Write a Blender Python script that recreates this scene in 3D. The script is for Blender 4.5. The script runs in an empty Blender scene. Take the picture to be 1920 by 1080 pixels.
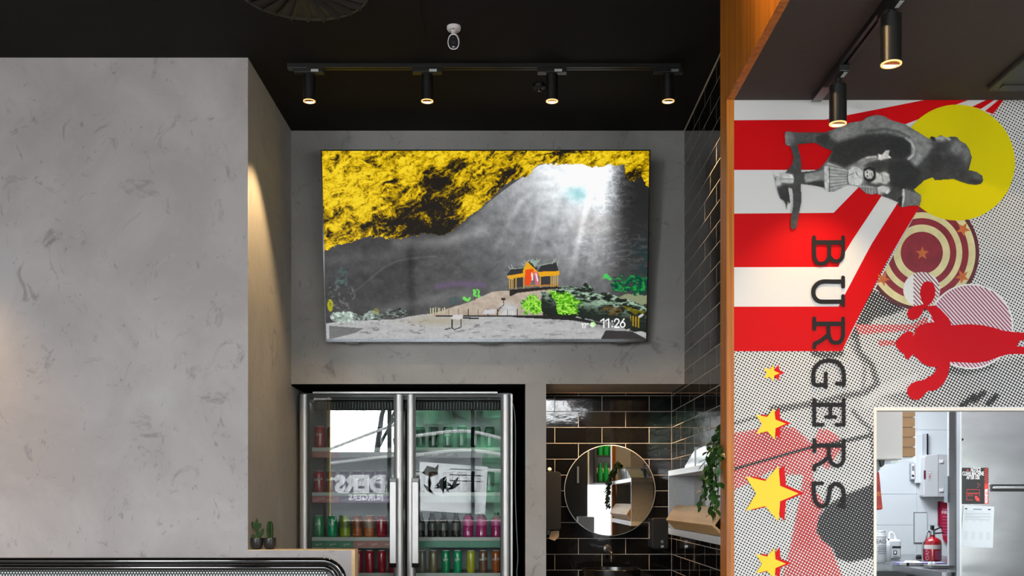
import bpy, math, random
import numpy as np
from mathutils import Vector, Matrix, Euler

random.seed(7)
C = bpy.context.scene.collection
F, CX, CY, EYE = 1880.0, 958.0, 938.0, 1.38          # focal length in pixels, vanishing point, eye height


def P(px, py, d):
    """point seen at pixel (px, py) that lies at depth d"""
    return Vector(((px - CX) / F * d, d, EYE + (CY - py) / F * d))


def PX(px, d):
    return (px - CX) / F * d


def PZ(py, d):
    return EYE + (CY - py) / F * d


DB, DF, DM, DN, DG = 6.062, 5.062, 4.12, 6.541, 6.17   # back wall, left front wall, mural wall, niche back, fridge front
ZC = PZ(245, DB)                                      # ceiling of the main room
ZL = PZ(188, DM)                                      # lower ceiling on the right
XL, XR = -1.328, 1.048                                # side walls of the recess
YW = -3.2                                             # shop front behind the camera

# ------------------------------------------------------------------ camera, world, lights, exposure
cam = bpy.data.cameras.new('camera')
camo = bpy.data.objects.new('camera', cam)
C.objects.link(camo)
bpy.context.scene.camera = camo
camo.location = (0, 0, EYE)
camo.rotation_euler = (math.pi / 2, 0, 0)
cam.sensor_fit = 'HORIZONTAL'
cam.sensor_width = 36.0
cam.lens = 36.0 * F / 1920.0
cam.shift_x = (960 - CX) / 1920.0
cam.shift_y = (CY - 540) / 1920.0
cam.clip_end = 200

w = bpy.data.worlds.new('overcast_sky')
bpy.context.scene.world = w
w.use_nodes = True
nt = w.node_tree
bg = nt.nodes['Background']
bg.inputs[0].default_value = (0.95, 0.98, 1.0, 1)
bg.inputs[1].default_value = 33.0

vs = bpy.context.scene.view_settings
vs.view_transform = 'Standard'
vs.look = 'None'
vs.gamma = 1.0
vs.use_curve_mapping = False
vs.exposure = 0.0
cy = bpy.context.scene.cycles
cy.max_bounces = 9
cy.diffuse_bounces = 4
cy.glossy_bounces = 5
cy.transparent_max_bounces = 16
cy.sample_clamp_indirect = 6.0
cy.caustics_reflective = False
cy.caustics_refractive = False
cy.blur_glossy = 0.5
cy.use_denoising = True


def area(name, loc, rot, sx, sy, energy, color, portal=False):
    l = bpy.data.lights.new(name, 'AREA')
    l.shape = 'RECTANGLE'
    l.size, l.size_y = sx, sy
    l.energy = energy
    l.color = color
    o = bpy.data.objects.new(name, l)
    C.objects.link(o)
    o.location = loc
    o.rotation_euler = rot
    if portal:
        l.cycles.is_portal = True
    return o


# daylight enters through the shop front behind the camera (portals only guide the sky's own light)
area('window_portal', (0.4, YW - 0.05, 1.8), (math.pi / 2, 0, 0), 10.0, 3.5, 1, (1, 1, 1), True)
# recessed warm light in the soffit over the wash basin, tube in the kitchen ceiling
area('kitchen_ceiling_light', (2.2, 6.5, 2.62), (0, 0, 0), 1.2, 0.6, 72, (0.90, 0.94, 1.0))
area('kitchen_ceiling_light_front', (2.95, 4.85, 2.62), (0, 0, 0), 1.2, 0.3, 28, (0.92, 0.95, 1.0))
area('fridge_light_left', (-0.97, 6.33, 2.0), (math.radians(-20), 0, 0), 0.55, 0.03, 1.8, (0.95, 1.0, 1.0))
area('fridge_light_right', (-0.33, 6.33, 2.0), (math.radians(-20), 0, 0), 0.55, 0.03, 1.8, (0.95, 1.0, 1.0))


# ------------------------------------------------------------------ materials
def lin(c):
    if isinstance(c, str):
        c = [int(c[i:i + 2], 16) / 255 for i in (0, 2, 4)]
    return tuple(x / 12.92 if x <= 0.04045 else ((x + 0.055) / 1.055) ** 2.4 for x in c[:3]) + (1.0,)


def mat(name, color, rough=0.5, metal=0.0, spec=0.5, emit=0.0, var=0.0, scale=20.0, stretch=(1, 1, 1),
        bump=0.0, bscale=60.0, coat=0.0, color2=None, detail=4.0, bstretch=None):
    m = bpy.data.materials.new(name)
    m.use_nodes = True
    t = m.node_tree
    b = t.nodes['Principled BSDF']
    c = lin(color)
    b.inputs['Base Color'].default_value = c
    b.inputs['Roughness'].default_value = rough
    b.inputs['Metallic'].default_value = metal
    b.inputs['Specular IOR Level'].default_value = spec
    b.inputs['Coat Weight'].default_value = coat
    b.inputs['Coat Roughness'].default_value = 0.05
    if emit:
        b.inputs['Emission Color'].default_value = c
        b.inputs['Emission Strength'].default_value = emit
    tc = t.nodes.new('ShaderNodeTexCoord')
    if var or color2:
        mp = t.nodes.new('ShaderNodeMapping')
        mp.inputs['Scale'].default_value = stretch
        n = t.nodes.new('ShaderNodeTexNoise')
        n.inputs['Scale'].default_value = scale
        n.inputs['Detail'].default_value = detail
        n.inputs['Roughness'].default_value = 0.6
        r = t.nodes.new('ShaderNodeValToRGB')
        if color2:
            a, z = lin(color2), c
        else:
            a = tuple(x * (1 - var) for x in c[:3]) + (1,)
            z = tuple(min(1, x * (1 + var)) for x in c[:3]) + (1,)
        r.color_ramp.elements[0].position = 0.33
        r.color_ramp.elements[1].position = 0.67
        r.color_ramp.elements[0].color = a
        r.color_ramp.elements[1].color = z
        t.links.new(tc.outputs['Object'], mp.inputs[0])
        t.links.new(mp.outputs[0], n.inputs['Vector'])
        t.links.new(n.outputs['Fac'], r.inputs[0])
        t.links.new(r.outputs[0], b.inputs['Base Color'])
        if emit:
            t.links.new(r.outputs[0], b.inputs['Emission Color'])
    if bump:
        mp = t.nodes.new('ShaderNodeMapping')
        mp.inputs['Scale'].default_value = bstretch or stretch
        n = t.nodes.new('ShaderNodeTexNoise')
        n.inputs['Scale'].default_value = bscale
        n.inputs['Detail'].default_value = 3
        bp = t.nodes.new('ShaderNodeBump')
        bp.inputs['Strength'].default_value = bump
        bp.inputs['Distance'].default_value = 0.01
        t.links.new(tc.outputs['Object'], mp.inputs[0])
        t.links.new(mp.outputs[0], n.inputs['Vector'])
        t.links.new(n.outputs['Fac'], bp.inputs['Height'])
        t.links.new(bp.outputs[0], b.inputs['Normal'])
    return m


def plaster(name, base, dark, light, seed=0.0):
    """trowelled cement plaster: broad clouds, smudges and fine arcs"""
    m = bpy.data.materials.new(name)
    m.use_nodes = True
    t = m.node_tree
    b = t.nodes['Principled BSDF']
    b.inputs['Roughness'].default_value = 0.62
    b.inputs['Specular IOR Level'].default_value = 0.25
    tc = t.nodes.new('ShaderNodeTexCoord')
    mp = t.nodes.new('ShaderNodeMapping')
    mp.inputs['Location'].default_value = (seed, seed * 0.7, seed * 1.3)
    t.links.new(tc.outputs['Object'], mp.inputs[0])

    def noise(scale, detail, rough, dist=0.0, st=None):
        n = t.nodes.new('ShaderNodeTexNoise')
        n.inputs['Scale'].default_value = scale
        n.inputs['Detail'].default_value = detail
        n.inputs['Roughness'].default_value = rough
        n.inputs['Distortion'].default_value = dist
        if st:
            q = t.nodes.new('ShaderNodeMapping')
            q.inputs['Scale'].default_value = st
            t.links.new(mp.outputs[0], q.inputs[0])
            t.links.new(q.outputs[0], n.inputs['Vector'])
        else:
            t.links.new(mp.outputs[0], n.inputs['Vector'])
        return n.outputs['Fac']

    def ramp(src, p0, c0, p1, c1):
        r = t.nodes.new('ShaderNodeValToRGB')
        r.color_ramp.elements[0].position = p0
        r.color_ramp.elements[1].position = p1
        r.color_ramp.elements[0].color = c0
        r.color_ramp.elements[1].color = c1
        t.links.new(src, r.inputs[0])
        return r.outputs[0]

    def mix(f, a, c):
        x = t.nodes.new('ShaderNodeMix')
        x.data_type = 'RGBA'
        if isinstance(f, float):
            x.inputs['Factor'].default_value = f
        else:
            t.links.new(f, x.inputs['Factor'])
        for s, v in (('A', a), ('B', c)):
            sock = [k for k in x.inputs if k.name == s and k.type == 'RGBA'][0]
            if isinstance(v, tuple):
                sock.default_value = v
            else:
                t.links.new(v, sock)
        return [k for k in x.outputs if k.type == 'RGBA'][0]
    W, K = (1, 1, 1, 1), (0, 0, 0, 1)
    clouds = ramp(noise(1.6, 5, 0.62, 0.6), 0.38, lin(base), 0.66, lin(light))
    s1 = ramp(noise(5.0, 6, 0.7, 1.4), 0.59, K, 0.72, (0.75, 0.75, 0.75, 1))
    c = mix(s1, clouds, lin(dark))
    s2 = ramp(noise(14, 4, 0.62, 2.0, (1, 1, 0.55)), 0.63, K, 0.70, (0.5, 0.5, 0.5, 1))
    c = mix(s2, c, lin(dark))
    s3 = ramp(noise(3.3, 6, 0.8, 2.5), 0.60, K, 0.66, (0.35, 0.35, 0.35, 1))
    c = mix(s3, c, lin(light))
    t.links.new(c, b.inputs['Base Color'])
    bp = t.nodes.new('ShaderNodeBump')
    bp.inputs['Strength'].default_value = 0.25
    bp.inputs['Distance'].default_value = 0.008
    t.links.new(noise(9, 6, 0.7, 1.0), bp.inputs['Height'])
    t.links.new(bp.outputs[0], b.inputs['Normal'])
    return m


def woodmat(name, dark, light, rough=0.35, sc=(34, 34, 0.7)):
    m = mat(name, light, rough, color2=dark, scale=1.6, stretch=sc, bump=0.05, bscale=3, detail=6)
    m.node_tree.nodes['Principled BSDF'].inputs['Roughness'].default_value = rough
    return m


def attrmat(name, attr='Col', emit=None, rough=0.5):
    m = bpy.data.materials.new(name)
    m.use_nodes = True
    t = m.node_tree
    b = t.nodes['Principled BSDF']
    a = t.nodes.new('ShaderNodeAttribute')
    a.attribute_name = attr
    b.inputs['Roughness'].default_value = rough
    b.inputs['Specular IOR Level'].default_value = 0.3
    if emit is not None:
        b.inputs['Base Color'].default_value = (0.004, 0.004, 0.004, 1)
        b.inputs['Roughness'].default_value = 0.3
        b.inputs['Specular IOR Level'].default_value = 0.04
        t.links.new(a.outputs['Color'], b.inputs['Emission Color'])
        b.inputs['Emission Strength'].default_value = emit
    else:
        t.links.new(a.outputs['Color'], b.inputs['Base Color'])
    return m


def glassmat(name, tint=(0.95, 1.0, 0.98, 1), refl=1.0):
    """thin pane: see-through with a Fresnel reflection"""
    m = bpy.data.materials.new(name)
    m.use_nodes = True
    t = m.node_tree
    t.nodes.remove(t.nodes['Principled BSDF'])
    out = t.nodes['Material Output']
    tr = t.nodes.new('ShaderNodeBsdfTransparent')
    tr.inputs[0].default_value = tint
    gl = t.nodes.new('ShaderNodeBsdfGlossy')
    gl.inputs['Roughness'].default_value = 0.0
    fr = t.nodes.new('ShaderNodeFresnel')
    fr.inputs['IOR'].default_value = 1.5
    mu = t.nodes.new('ShaderNodeMath')
    mu.operation = 'MULTIPLY'
    mu.use_clamp = True
    mu.inputs[1].default_value = refl
    mx = t.nodes.new('ShaderNodeMixShader')
    t.links.new(fr.outputs[0], mu.inputs[0])
    t.links.new(mu.outputs[0], mx.inputs[0])
    t.links.new(tr.outputs[0], mx.inputs[1])
    t.links.new(gl.outputs[0], mx.inputs[2])
    t.links.new(mx.outputs[0], out.inputs[0])
    return m


MT = dict(
    plaster_front=plaster('plaster_front', 'aaa4a4', '7f797b', 'bcb7b8', 3.1),
    plaster_back=plaster('plaster_back', '918f8e', '6b6968', '9f9d9c', 9.7),
    plaster_side=plaster('plaster_side', 'a29f9b', '7f7b76', 'b3afa8', 17.2),
    ceiling=mat('black_ceiling', '161413', 0.8, spec=0.2, var=0.25, scale=260, bump=0.2, bscale=300),
    lowceil=mat('brown_black_ceiling', '453e3a', 0.8, spec=0.2, var=0.2, scale=260, bump=0.2, bscale=300),
    floor=mat('concrete_floor', '8a8784', 0.4, var=0.15, scale=6),
    wall=mat('grey_wall', 'a8a6a4', 0.7, var=0.08, scale=5),
    white=mat('white_paint', 'c9cacb', 0.5, var=0.02, scale=4),
    tile=mat('black_glazed_tile', '0b0b0c', 0.06, spec=0.42, bump=0.05, bscale=9, bstretch=(1, 1, 1.6)),
    grout=mat('grey_grout', 'a39d97', 0.9, var=0.1, scale=80),
    wood=woodmat('oak_veneer', '8f4d0c', 'c87818', 0.5),
    wood2=woodmat('bamboo_board', 'b08a58', 'd0ab78', 0.4, (3, 1.0, 26)),
    black=mat('black_plastic', '101010', 0.45),
    blackmetal=mat('black_powder_coat', '121212', 0.38, spec=0.5),
    blackgloss=mat('black_gloss', '060606', 0.12),
    chrome=mat('black_chrome_tube', '0a0808', 0.1, metal=0.0, coat=1.0),
    alu=mat('brushed_aluminium', 'a9a9aa', 0.38, metal=0.55, var=0.03, scale=4, stretch=(60, 60, 1)),
    aludark=mat('dark_aluminium', '6c6c6e', 0.35, metal=0.8),
    steel=mat('brushed_steel', 'b6b9bb', 0.24, metal=1.0, var=0.12, scale=1.8, stretch=(1, 1, 3), bump=0.6, bscale=1.6,
              bstretch=(1, 1, 2.2)),
    gold=mat('gold_reflector', 'f0c070', 0.25, metal=1.0),
    bulb_glow=mat('bulb_and_lit_reflector', 'ffe2b0', 0.5, emit=9.0),
    goldlit=mat('lit_reflector_ring', 'f2c27c', 0.3, emit=1.15),
    whiteplastic=mat('white_plastic', 'e6e3e6', 0.35),
    greyplastic=mat('grey_plastic', '7d8082', 0.4),
    label=mat('paper_label', 'b8bdb8', 0.6),
    glass=glassmat('fridge_glass', (0.93, 1.0, 0.97, 1), 2.5),
    clearglass=glassmat('window_glass', (0.97, 1, 0.99, 1), 1.0),
    mirror=mat('mirror_silver', 'eeeeee', 0.01, metal=1.0),
    ledwarm=mat('warm_led', 'ffb060', 0.5, emit=5.0),
    darkgrey=mat('dark_grey_panel', '191b1e', 0.6, spec=0.2, var=0.05, scale=30),
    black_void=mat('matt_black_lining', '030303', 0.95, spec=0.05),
    red_ext=mat('red_enamel', '8e0a15', 0.25, coat=0.4),
    redtag=mat('red_signage', 'a81438', 0.5),
    card=mat('kraft_card', '9c7c5a', 0.8, var=0.06, scale=12),
    paper=mat('white_paper', 'dfe1e3', 0.7),
    offwhite=mat('cream_trim', 'efe6da', 0.5),
    ink=mat('black_ink', '1e1d1f', 0.6, spec=0.2),
    red_print=mat('red_print', 'c60008', 0.55, spec=0.15),
    red_sil=mat('crimson_print', 'bc0416', 0.55, spec=0.15),
    white_print=mat('white_print', 'e0dedd', 0.5),
    yellow_print=mat('yellow_print', 'd6c600', 0.55, spec=0.15),
    star_yellow=mat('star_yellow_print', 'f5cb0a', 0.5),
    star_red=mat('star_red_print', 'cf0812', 0.6, spec=0.2),
    ring_red=mat('ring_crimson_print', '7d1226', 0.55, var=0.25, scale=14),
    ring_dark=mat('ring_maroon_print', '4e101e', 0.55, var=0.25, scale=14),
    ring_cream=mat('ring_cream_print', 'cfc594', 0.55, var=0.12, scale=18),
    ring_star=mat('ring_star_print', 'b9622c', 0.55, var=0.15, scale=30),
    pink_print=mat('pale_pink_print', 'dcc6d0', 0.5),
    stripe_print=mat('plum_stripe_print', '7b2440', 0.5),
    leaf=mat('vine_leaf', '2f5a22', 0.4, color2='1d3d17', scale=8),
    cactus=mat('cactus_green', '2f4a1e', 0.6, spec=0.2, color2='192c10', scale=30),
    pot=mat('charcoal_ceramic', '2d2b2b', 0.28),
    soil=mat('pale_gravel', 'b8a080', 0.9, var=0.2, scale=300),
    shelfgrey=mat('grey_stone_laminate', 'a8a9aa', 0.35, color2='8c8e8f', scale=140),
    shelftop=mat('pale_stone_laminate', 'd2d3d4', 0.3, color2='b8babb', scale=140),
    strip=mat('shelf_strip_grey', 'aaa9a4', 0.5),
)


# ------------------------------------------------------------------ mesh helpers
def origin_of(o):
    v = Vector((0, 0, 0))
    while o is not None:
        v = v + Vector(o.location)
        o = o.parent
    return v


def tag(o, label=None, cat=None, group=None, kind=None):
    if label: o['label'] = label
    if cat: o['category'] = cat
    if group: o['group'] = group
    if kind: o['kind'] = kind
    return o


def thing(name, label, cat, loc=(0, 0, 0), group=None, rot=None):
    o = bpy.data.objects.new(name, None)
    o.empty_display_size = 0.05
    C.objects.link(o)
    o.location = loc
    if rot: o.rotation_euler = rot
    return tag(o, label, cat, group)


class MB:
    def __init__(s):
        s.v, s.f = [], []

    def add(s, vs_, fs):
        n = len(s.v)
        s.v += [tuple(v) for v in vs_]
        s.f += [tuple(i + n for i in f) for f in fs]
        return s

    def box(s, x0, x1, y0, y1, z0, z1):
        x0, x1 = sorted((x0, x1)); y0, y1 = sorted((y0, y1)); z0, z1 = sorted((z0, z1))
        return s.add([(x0, y0, z0), (x1, y0, z0), (x1, y1, z0), (x0, y1, z0), (x0, y0, z1), (x1, y0, z1), (x1, y1, z1), (x0, y1, z1)],
                     [(3, 2, 1, 0), (4, 5, 6, 7), (0, 1, 5, 4), (1, 2, 6, 5), (2, 3, 7, 6), (3, 0, 4, 7)])

    def prism(s, poly, d0, d1, axis='y'):
        """poly in the plane across the axis, extruded from d0 to d1"""
        def at(p, d):
            a, b = p
            return {'y': (a, d, b), 'x': (d, a, b), 'z': (a, b, d)}[axis]
        n = len(poly)
        vs_ = [at(p, d0) for p in poly] + [at(p, d1) for p in poly]
        fs = [tuple(range(n))[::-1], tuple(range(n, 2 * n))]
        fs += [(i, (i + 1) % n, n + (i + 1) % n, n + i) for i in range(n)]
        return s.add(vs_, fs)

    def tube(s, pts, r, n=10, caps=True):
        pts = [Vector(p) for p in pts]
        rr = r if isinstance(r, (list, tuple)) else [r] * len(pts)
        rings = []
        prev = None
        for i, p in enumerate(pts):
            a = pts[max(0, i - 1)]
            b = pts[min(len(pts) - 1, i + 1)]
            d = (b - a).normalized()
            if prev is None:
                u = d.orthogonal().normalized()
            else:
                u = (prev - d * prev.dot(d)).normalized()
            prev = u
            w_ = d.cross(u)
            rings.append([p + (u * math.cos(2 * math.pi * k / n) + w_ * math.sin(2 * math.pi * k / n)) * rr[i] for k in range(n)])
        vs_ = [v for ring in rings for v in ring]
        fs = []
        for i in range(len(pts) - 1):
            for k in range(n):
                fs.append((i * n + k, i * n + (k + 1) % n, (i + 1) * n + (k + 1) % n, (i + 1) * n + k))
        if caps:
            fs.append(tuple(range(n))[::-1])
            fs.append(tuple(range((len(pts) - 1) * n, len(pts) * n)))
        return s.add(vs_, fs)

    def lathe(s, prof, c=(0, 0, 0), n=24, axis=(0, 0, 1), sx=1.0):
        """prof: list of (radius, height) along the axis from c"""
        q = Vector((0, 0, 1)).rotation_difference(Vector(axis))
        c = Vector(c)
        vs_, fs = [], []
        for r, h in prof:
            for k in range(n):
                a = 2 * math.pi * k / n
                vs_.append(c + q @ Vector((r * math.cos(a) * sx, r * math.sin(a), h)))
        for i in range(len(prof) - 1):
            for k in range(n):
                fs.append((i * n + k, i * n + (k + 1) % n, (i + 1) * n + (k + 1) % n, (i + 1) * n + k))
        if prof[0][0] > 1e-6: fs.append(tuple(range(n))[::-1])
        if prof[-1][0] > 1e-6: fs.append(tuple(range((len(prof) - 1) * n, len(prof) * n)))
        return s.add(vs_, fs)

    def mesh(s, name, m, off=Vector((0, 0, 0)), smooth=False):
        me = bpy.data.meshes.new(name)
        me.from_pydata([(v[0] - off.x, v[1] - off.y, v[2] - off.z) for v in s.v], [], s.f)
        if m is not None:
            me.materials.append(MT[m] if isinstance(m, str) else m)
        me.update()
        import bmesh
        b = bmesh.new()
        b.from_mesh(me)
        bmesh.ops.recalc_face_normals(b, faces=b.faces)
        b.to_mesh(me)
        b.free()
        if smooth:
            me.polygons.foreach_set('use_smooth', [True] * len(me.polygons))
            try:
                me.set_sharp_from_angle(angle=math.radians(40))
            except Exception:
                pass
        return me

    def build(s, name, m, parent=None, local=False, smooth=False, bevel=0.0, origin=None, seg=2):
        if origin is not None and parent is None:
            off = Vector(origin)
        elif parent is not None and not local:
            off = origin_of(parent)
        else:
            off = Vector((0, 0, 0))
        o = bpy.data.objects.new(name, s.mesh(name, m, off, smooth))
        C.objects.link(o)
        if parent is not None:
            o.parent = parent
        elif origin is not None:
            o.location = origin
        if bevel:
            bv = o.modifiers.new('bevel', 'BEVEL')
            bv.width = bevel
            bv.segments = seg
            bv.limit_method = 'ANGLE'
        return o


def BX(*a):
    return MB().box(*a)


def struct(name, mb, m, parent=None, **k):
    o = mb.build(name, m, parent, **k)
    if parent is None:
        o['kind'] = 'structure'
    return o


def cat_rom(pts, n=6):
    out = []
    q = [pts[0]] + list(pts) + [pts[-1]]
    for i in range(1, len(q) - 2):
        for k in range(n):
            t = k / n
            out.append(tuple(0.5 * (2 * q[i][j] + (q[i + 1][j] - q[i - 1][j]) * t + (2 * q[i - 1][j] - 5 * q[i][j] + 4 * q[i + 1][j] - q[i + 2][j]) * t * t
                                    + (3 * q[i][j] - q[i - 1][j] - 3 * q[i + 1][j] + q[i + 2][j]) * t ** 3) for j in range(len(q[0]))))
    out.append(tuple(pts[-1]))
    return out


def text_obj(name, s, size, m, parent, fn, align='CENTER', bold=0.0, sx=1.0):
    """flat lettering: glyph outlines of the built-in font laid on a surface by fn(x, y) -> world point"""
    cu = bpy.data.curves.new('glyphs', 'FONT')
    cu.body = s
    cu.size = size
    cu.align_x = align
    cu.align_y = 'CENTER'
    cu.offset = bold
    cu.resolution_u = 3
    o = bpy.data.objects.new('glyphs', cu)
    C.objects.link(o)
    bpy.context.view_layer.update()
    me = bpy.data.meshes.new_from_object(o.evaluated_get(bpy.context.evaluated_depsgraph_get()))
    bpy.data.objects.remove(o)
    bpy.data.curves.remove(cu)
    off = origin_of(parent) if parent is not None else Vector((0, 0, 0))
    for v in me.vertices:
        v.co = Vector(fn(v.co.x * sx, v.co.y)) - off
    me.materials.clear()
    me.materials.append(MT[m] if isinstance(m, str) else m)
    o = bpy.data.objects.new(name, me)
    C.objects.link(o)
    if parent is not None: o.parent = parent
    return o
# ------------------------------------------------------------------ the room
struct('floor', BX(-4.6, 5.4, YW, 8.6, -0.1, 0), 'floor')
XP, XQ = PX(1362, DM), PX(1376, DM)                  # oak end post
struct('ceiling', BX(-4.6, 1.3, YW, DN + 0.5, ZC, ZC + 0.12), 'ceiling')
struct('ceiling_right', BX(XQ, 5.4, YW, DM, ZL, ZL + 0.12), 'lowceil')
struct('wall_left', BX(-4.6, XL, DF, DF + 0.02, 0, ZC), 'plaster_front')
struct('wall_left_return', BX(XL - 0.2, XL, DF + 0.02, DN + 0.5, 0, ZC), 'plaster_side')
struct('wall_far_left', BX(-4.7, -4.6, YW, DF, 0, ZC), 'wall')
struct('wall_far_right', BX(5.4, 5.5, YW, 8.6, 0, ZC), 'wall')
# back wall with the fridge recess and the wash niche left out
zs = PZ(720, DB)
xf = PX(985, DB)
xn = PX(1024, DB)
bw = MB().box(XL, XR, DB, DB + 0.478, zs, ZC)
struct('wall_back', bw, 'plaster_back')
struct('wall_back_pier', BX(xf, xn, DB, DN, 0, zs - 0.0005), 'plaster_back')
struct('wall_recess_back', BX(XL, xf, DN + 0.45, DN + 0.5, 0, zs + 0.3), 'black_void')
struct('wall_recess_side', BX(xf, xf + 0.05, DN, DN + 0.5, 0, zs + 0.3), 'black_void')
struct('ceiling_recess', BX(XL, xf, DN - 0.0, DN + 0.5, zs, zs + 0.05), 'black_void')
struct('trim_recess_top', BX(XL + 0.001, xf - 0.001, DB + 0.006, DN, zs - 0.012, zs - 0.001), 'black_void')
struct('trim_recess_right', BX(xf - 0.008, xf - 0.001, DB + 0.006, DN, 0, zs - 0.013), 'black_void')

# right side wall: core in grout colour, with a shelf recess, glazed tiles set on it
RZ0, RZ1 = PZ(1001, 5.64), PZ(883, 5.64)      # wall shelf
TH = 0.0011
core = MB()
XC = XR + 0.0005
core.box(XC, XC + 0.25, DM + 0.12, DN + 0.1, 0, ZC)
wr = struct('wall_right', core, 'grout')
wn = struct('wall_niche', BX(xn - 0.05, XC, DN + TH, DN + 0.1, 0, zs + 0.05), 'grout')

PITCH, ROW, G = 0.3075, 0.1034, 0.0034
Z0 = PZ(742, DN)
tile_cache = {}


def tile_mesh(w_, h_):
    k = (round(w_, 4), round(h_, 4))
    if k not in tile_cache:
        a, b, e = w_ / 2, h_ / 2, 0.0006
        vs_ = [(-a, 0, -b), (a, 0, -b), (a, 0, b), (-a, 0, b), (-a, -TH + e, -b), (a, -TH + e, -b), (a, -TH + e, b), (-a, -TH + e, b),
               (-a + e, -TH, -b + e), (a - e, -TH, -b + e), (a - e, -TH, b - e), (-a + e, -TH, b - e)]
        fs = [(0, 1, 5, 4), (1, 2, 6, 5), (2, 3, 7, 6), (3, 0, 4, 7), (4, 5, 9, 8), (5, 6, 10, 9), (6, 7, 11, 10), (7, 4, 8, 11), (8, 9, 10, 11)]
        tile_cache[k] = MB().add(vs_, fs).mesh('tile', 'tile')
    return tile_cache[k]


def put_tile(u0, u1, v0, v1, wall):
    if u1 - u0 < 0.012 or v1 - v0 < 0.008:
        return
    o = bpy.data.objects.new('tile', tile_mesh(u1 - u0, v1 - v0))
    C.objects.link(o)
    jx, jz = random.uniform(-0.005, 0.005), random.uniform(-0.0022, 0.0022)
    if wall == 'niche':
        o.parent = wn
        o.location = ((u0 + u1) / 2, DN + TH, (v0 + v1) / 2)
        o.rotation_euler = (jx, 0, jz)
    else:
        o.parent = wr
        o.location = (XR + TH, (u0 + u1) / 2, (v0 + v1) / 2)
        o.rotation_euler = (0, 0, -math.pi / 2 + jz * 0.25)


def course(lo, hi, first, z0, z1, wall, hole=None):
    """one course of running-bond tiles between lo and hi, joints at first + n * PITCH"""
    n = math.floor((lo - first) / PITCH)
    while first + n * PITCH < hi:
        g = G if wall == 'niche' else 0.0056
        a = max(lo, first + n * PITCH) + g / 2
        b = min(hi, first + (n + 1) * PITCH) - g / 2
        c0, c1 = z0 + G / 2, z1 - G / 2
        if hole and b > hole[0] and a < hole[1] and c1 > hole[2] and c0 < hole[3]:
            put_tile(a, min(b, hole[0]) , c0, c1, wall) if a < hole[0] else None
            put_tile(max(a, hole[1]), b, c0, c1, wall) if b > hole[1] else None
            a2, b2 = max(a, hole[0]), min(b, hole[1])
            if c1 > hole[3]: put_tile(a2, b2, max(c0, hole[3]), c1, wall)
            if c0 < hole[2]: put_tile(a2, b2, c0, min(c1, hole[2]), wall)
        elif b > a:
            put_tile(a, b, c0, c1, wall)
        n += 1


k = -1
while True:                                          # niche courses, downwards from the soffit
    z1 = min(Z0 - k * ROW, zs) if k < 0 else Z0 - k * ROW
    z0 = Z0 - (k + 1) * ROW
    if z0 < 0.72: break
    course(xn, XR, PX(1040.4 if k % 2 == 0 else 1084.6, DN), z0, z1, 'niche')
    k += 1
k = -15
while True:                                          # side wall courses
    z1 = min(Z0 - k * ROW, ZC)
    z0 = Z0 - (k + 1) * ROW
    if z0 < 0.72: break
    if z0 < ZC - 0.01:
        lo = DM + 0.12
        hi = DB if z0 > zs - 0.02 else DN
        course(lo, hi, 4.962 if k % 2 == 0 else 4.962 + PITCH / 2, z0, z1, 'side')
    k += 1
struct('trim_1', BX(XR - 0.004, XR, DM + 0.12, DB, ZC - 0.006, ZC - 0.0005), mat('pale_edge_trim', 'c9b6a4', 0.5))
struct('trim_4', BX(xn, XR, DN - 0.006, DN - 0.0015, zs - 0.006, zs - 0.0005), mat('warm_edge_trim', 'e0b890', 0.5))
struct('trim_2', BX(XR - 0.003, XR + 0.002, DB - 0.004, DB, zs, ZC - 0.007), 'grout')

# oak-faced end post and the bulkhead over the opening on the right
struct('wall_end_post', BX(XP, XQ, DM - 0.004, DM + 0.119, 0, ZC), 'wood')
struct('wall_bulkhead', BX(XP, XQ, YW, DM - 0.005, ZL, ZC), 'wood')

# mural wall with the kitchen hatch
HX0, HZ1, HX1, HZ0 = PX(1637.5, DM), PZ(765, DM), 3.3, 0.9
mw = MB()
mw.box(XQ, HX0, DM, DM + 0.05, 0, ZC)
mw.box(HX0, 5.4, DM, DM + 0.05, HZ1, ZC)
mw.box(HX0, HX1, DM, DM + 0.05, 0, HZ0)
mw.box(HX1, 5.4, DM, DM + 0.05, 0, HZ1)
wm = struct('wall_mural', mw, 'white_print')
fr = MB()
e = 0.011
fr.box(HX0, HX0 + e, DM - 0.006, DM + 0.055, HZ0, HZ1)
fr.box(HX0 + e, HX1, DM - 0.006, DM + 0.055, HZ1 - e, HZ1)
struct('trim_hatch', fr, 'offwhite')

# kitchen shell
KX0, KY1, KZ = 1.32, 7.6, 2.68
struct('wall_kitchen_back', BX(KX0, 5.4, KY1 + 0.006, KY1 + 0.1, 0, KZ), mat('pale_grout', 'b4bbc0', 0.8))
struct('wall_kitchen_left', BX(KX0, KX0 + 0.04, DM + 0.051, KY1, 0, KZ), 'white')
struct('ceiling_kitchen', BX(KX0, 5.4, DM + 0.051, KY1, KZ, KZ + 0.06), 'white')
wk = bpy.data.objects['wall_kitchen_back']
kt = mat('white_wall_tile', 'd3dade', 0.22, var=0.02, scale=3, bump=0.03, bscale=3)
x = KX0
tm = None
cols = [PX(1615, KY1) + i * 0.42 for i in range(7)]
rows = [PZ(r, KY1) for r in (1178, 1112, 1043, 984.5, 926.5, 866, 806, 746)]
for i in range(len(cols) - 1):
    for j in range(len(rows) - 1):
        o = BX(cols[i] + 0.001, cols[i + 1] - 0.001, KY1, KY1 + 0.006, rows[j] + 0.001, rows[j + 1] - 0.001).build('tile', kt, wk)

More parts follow.
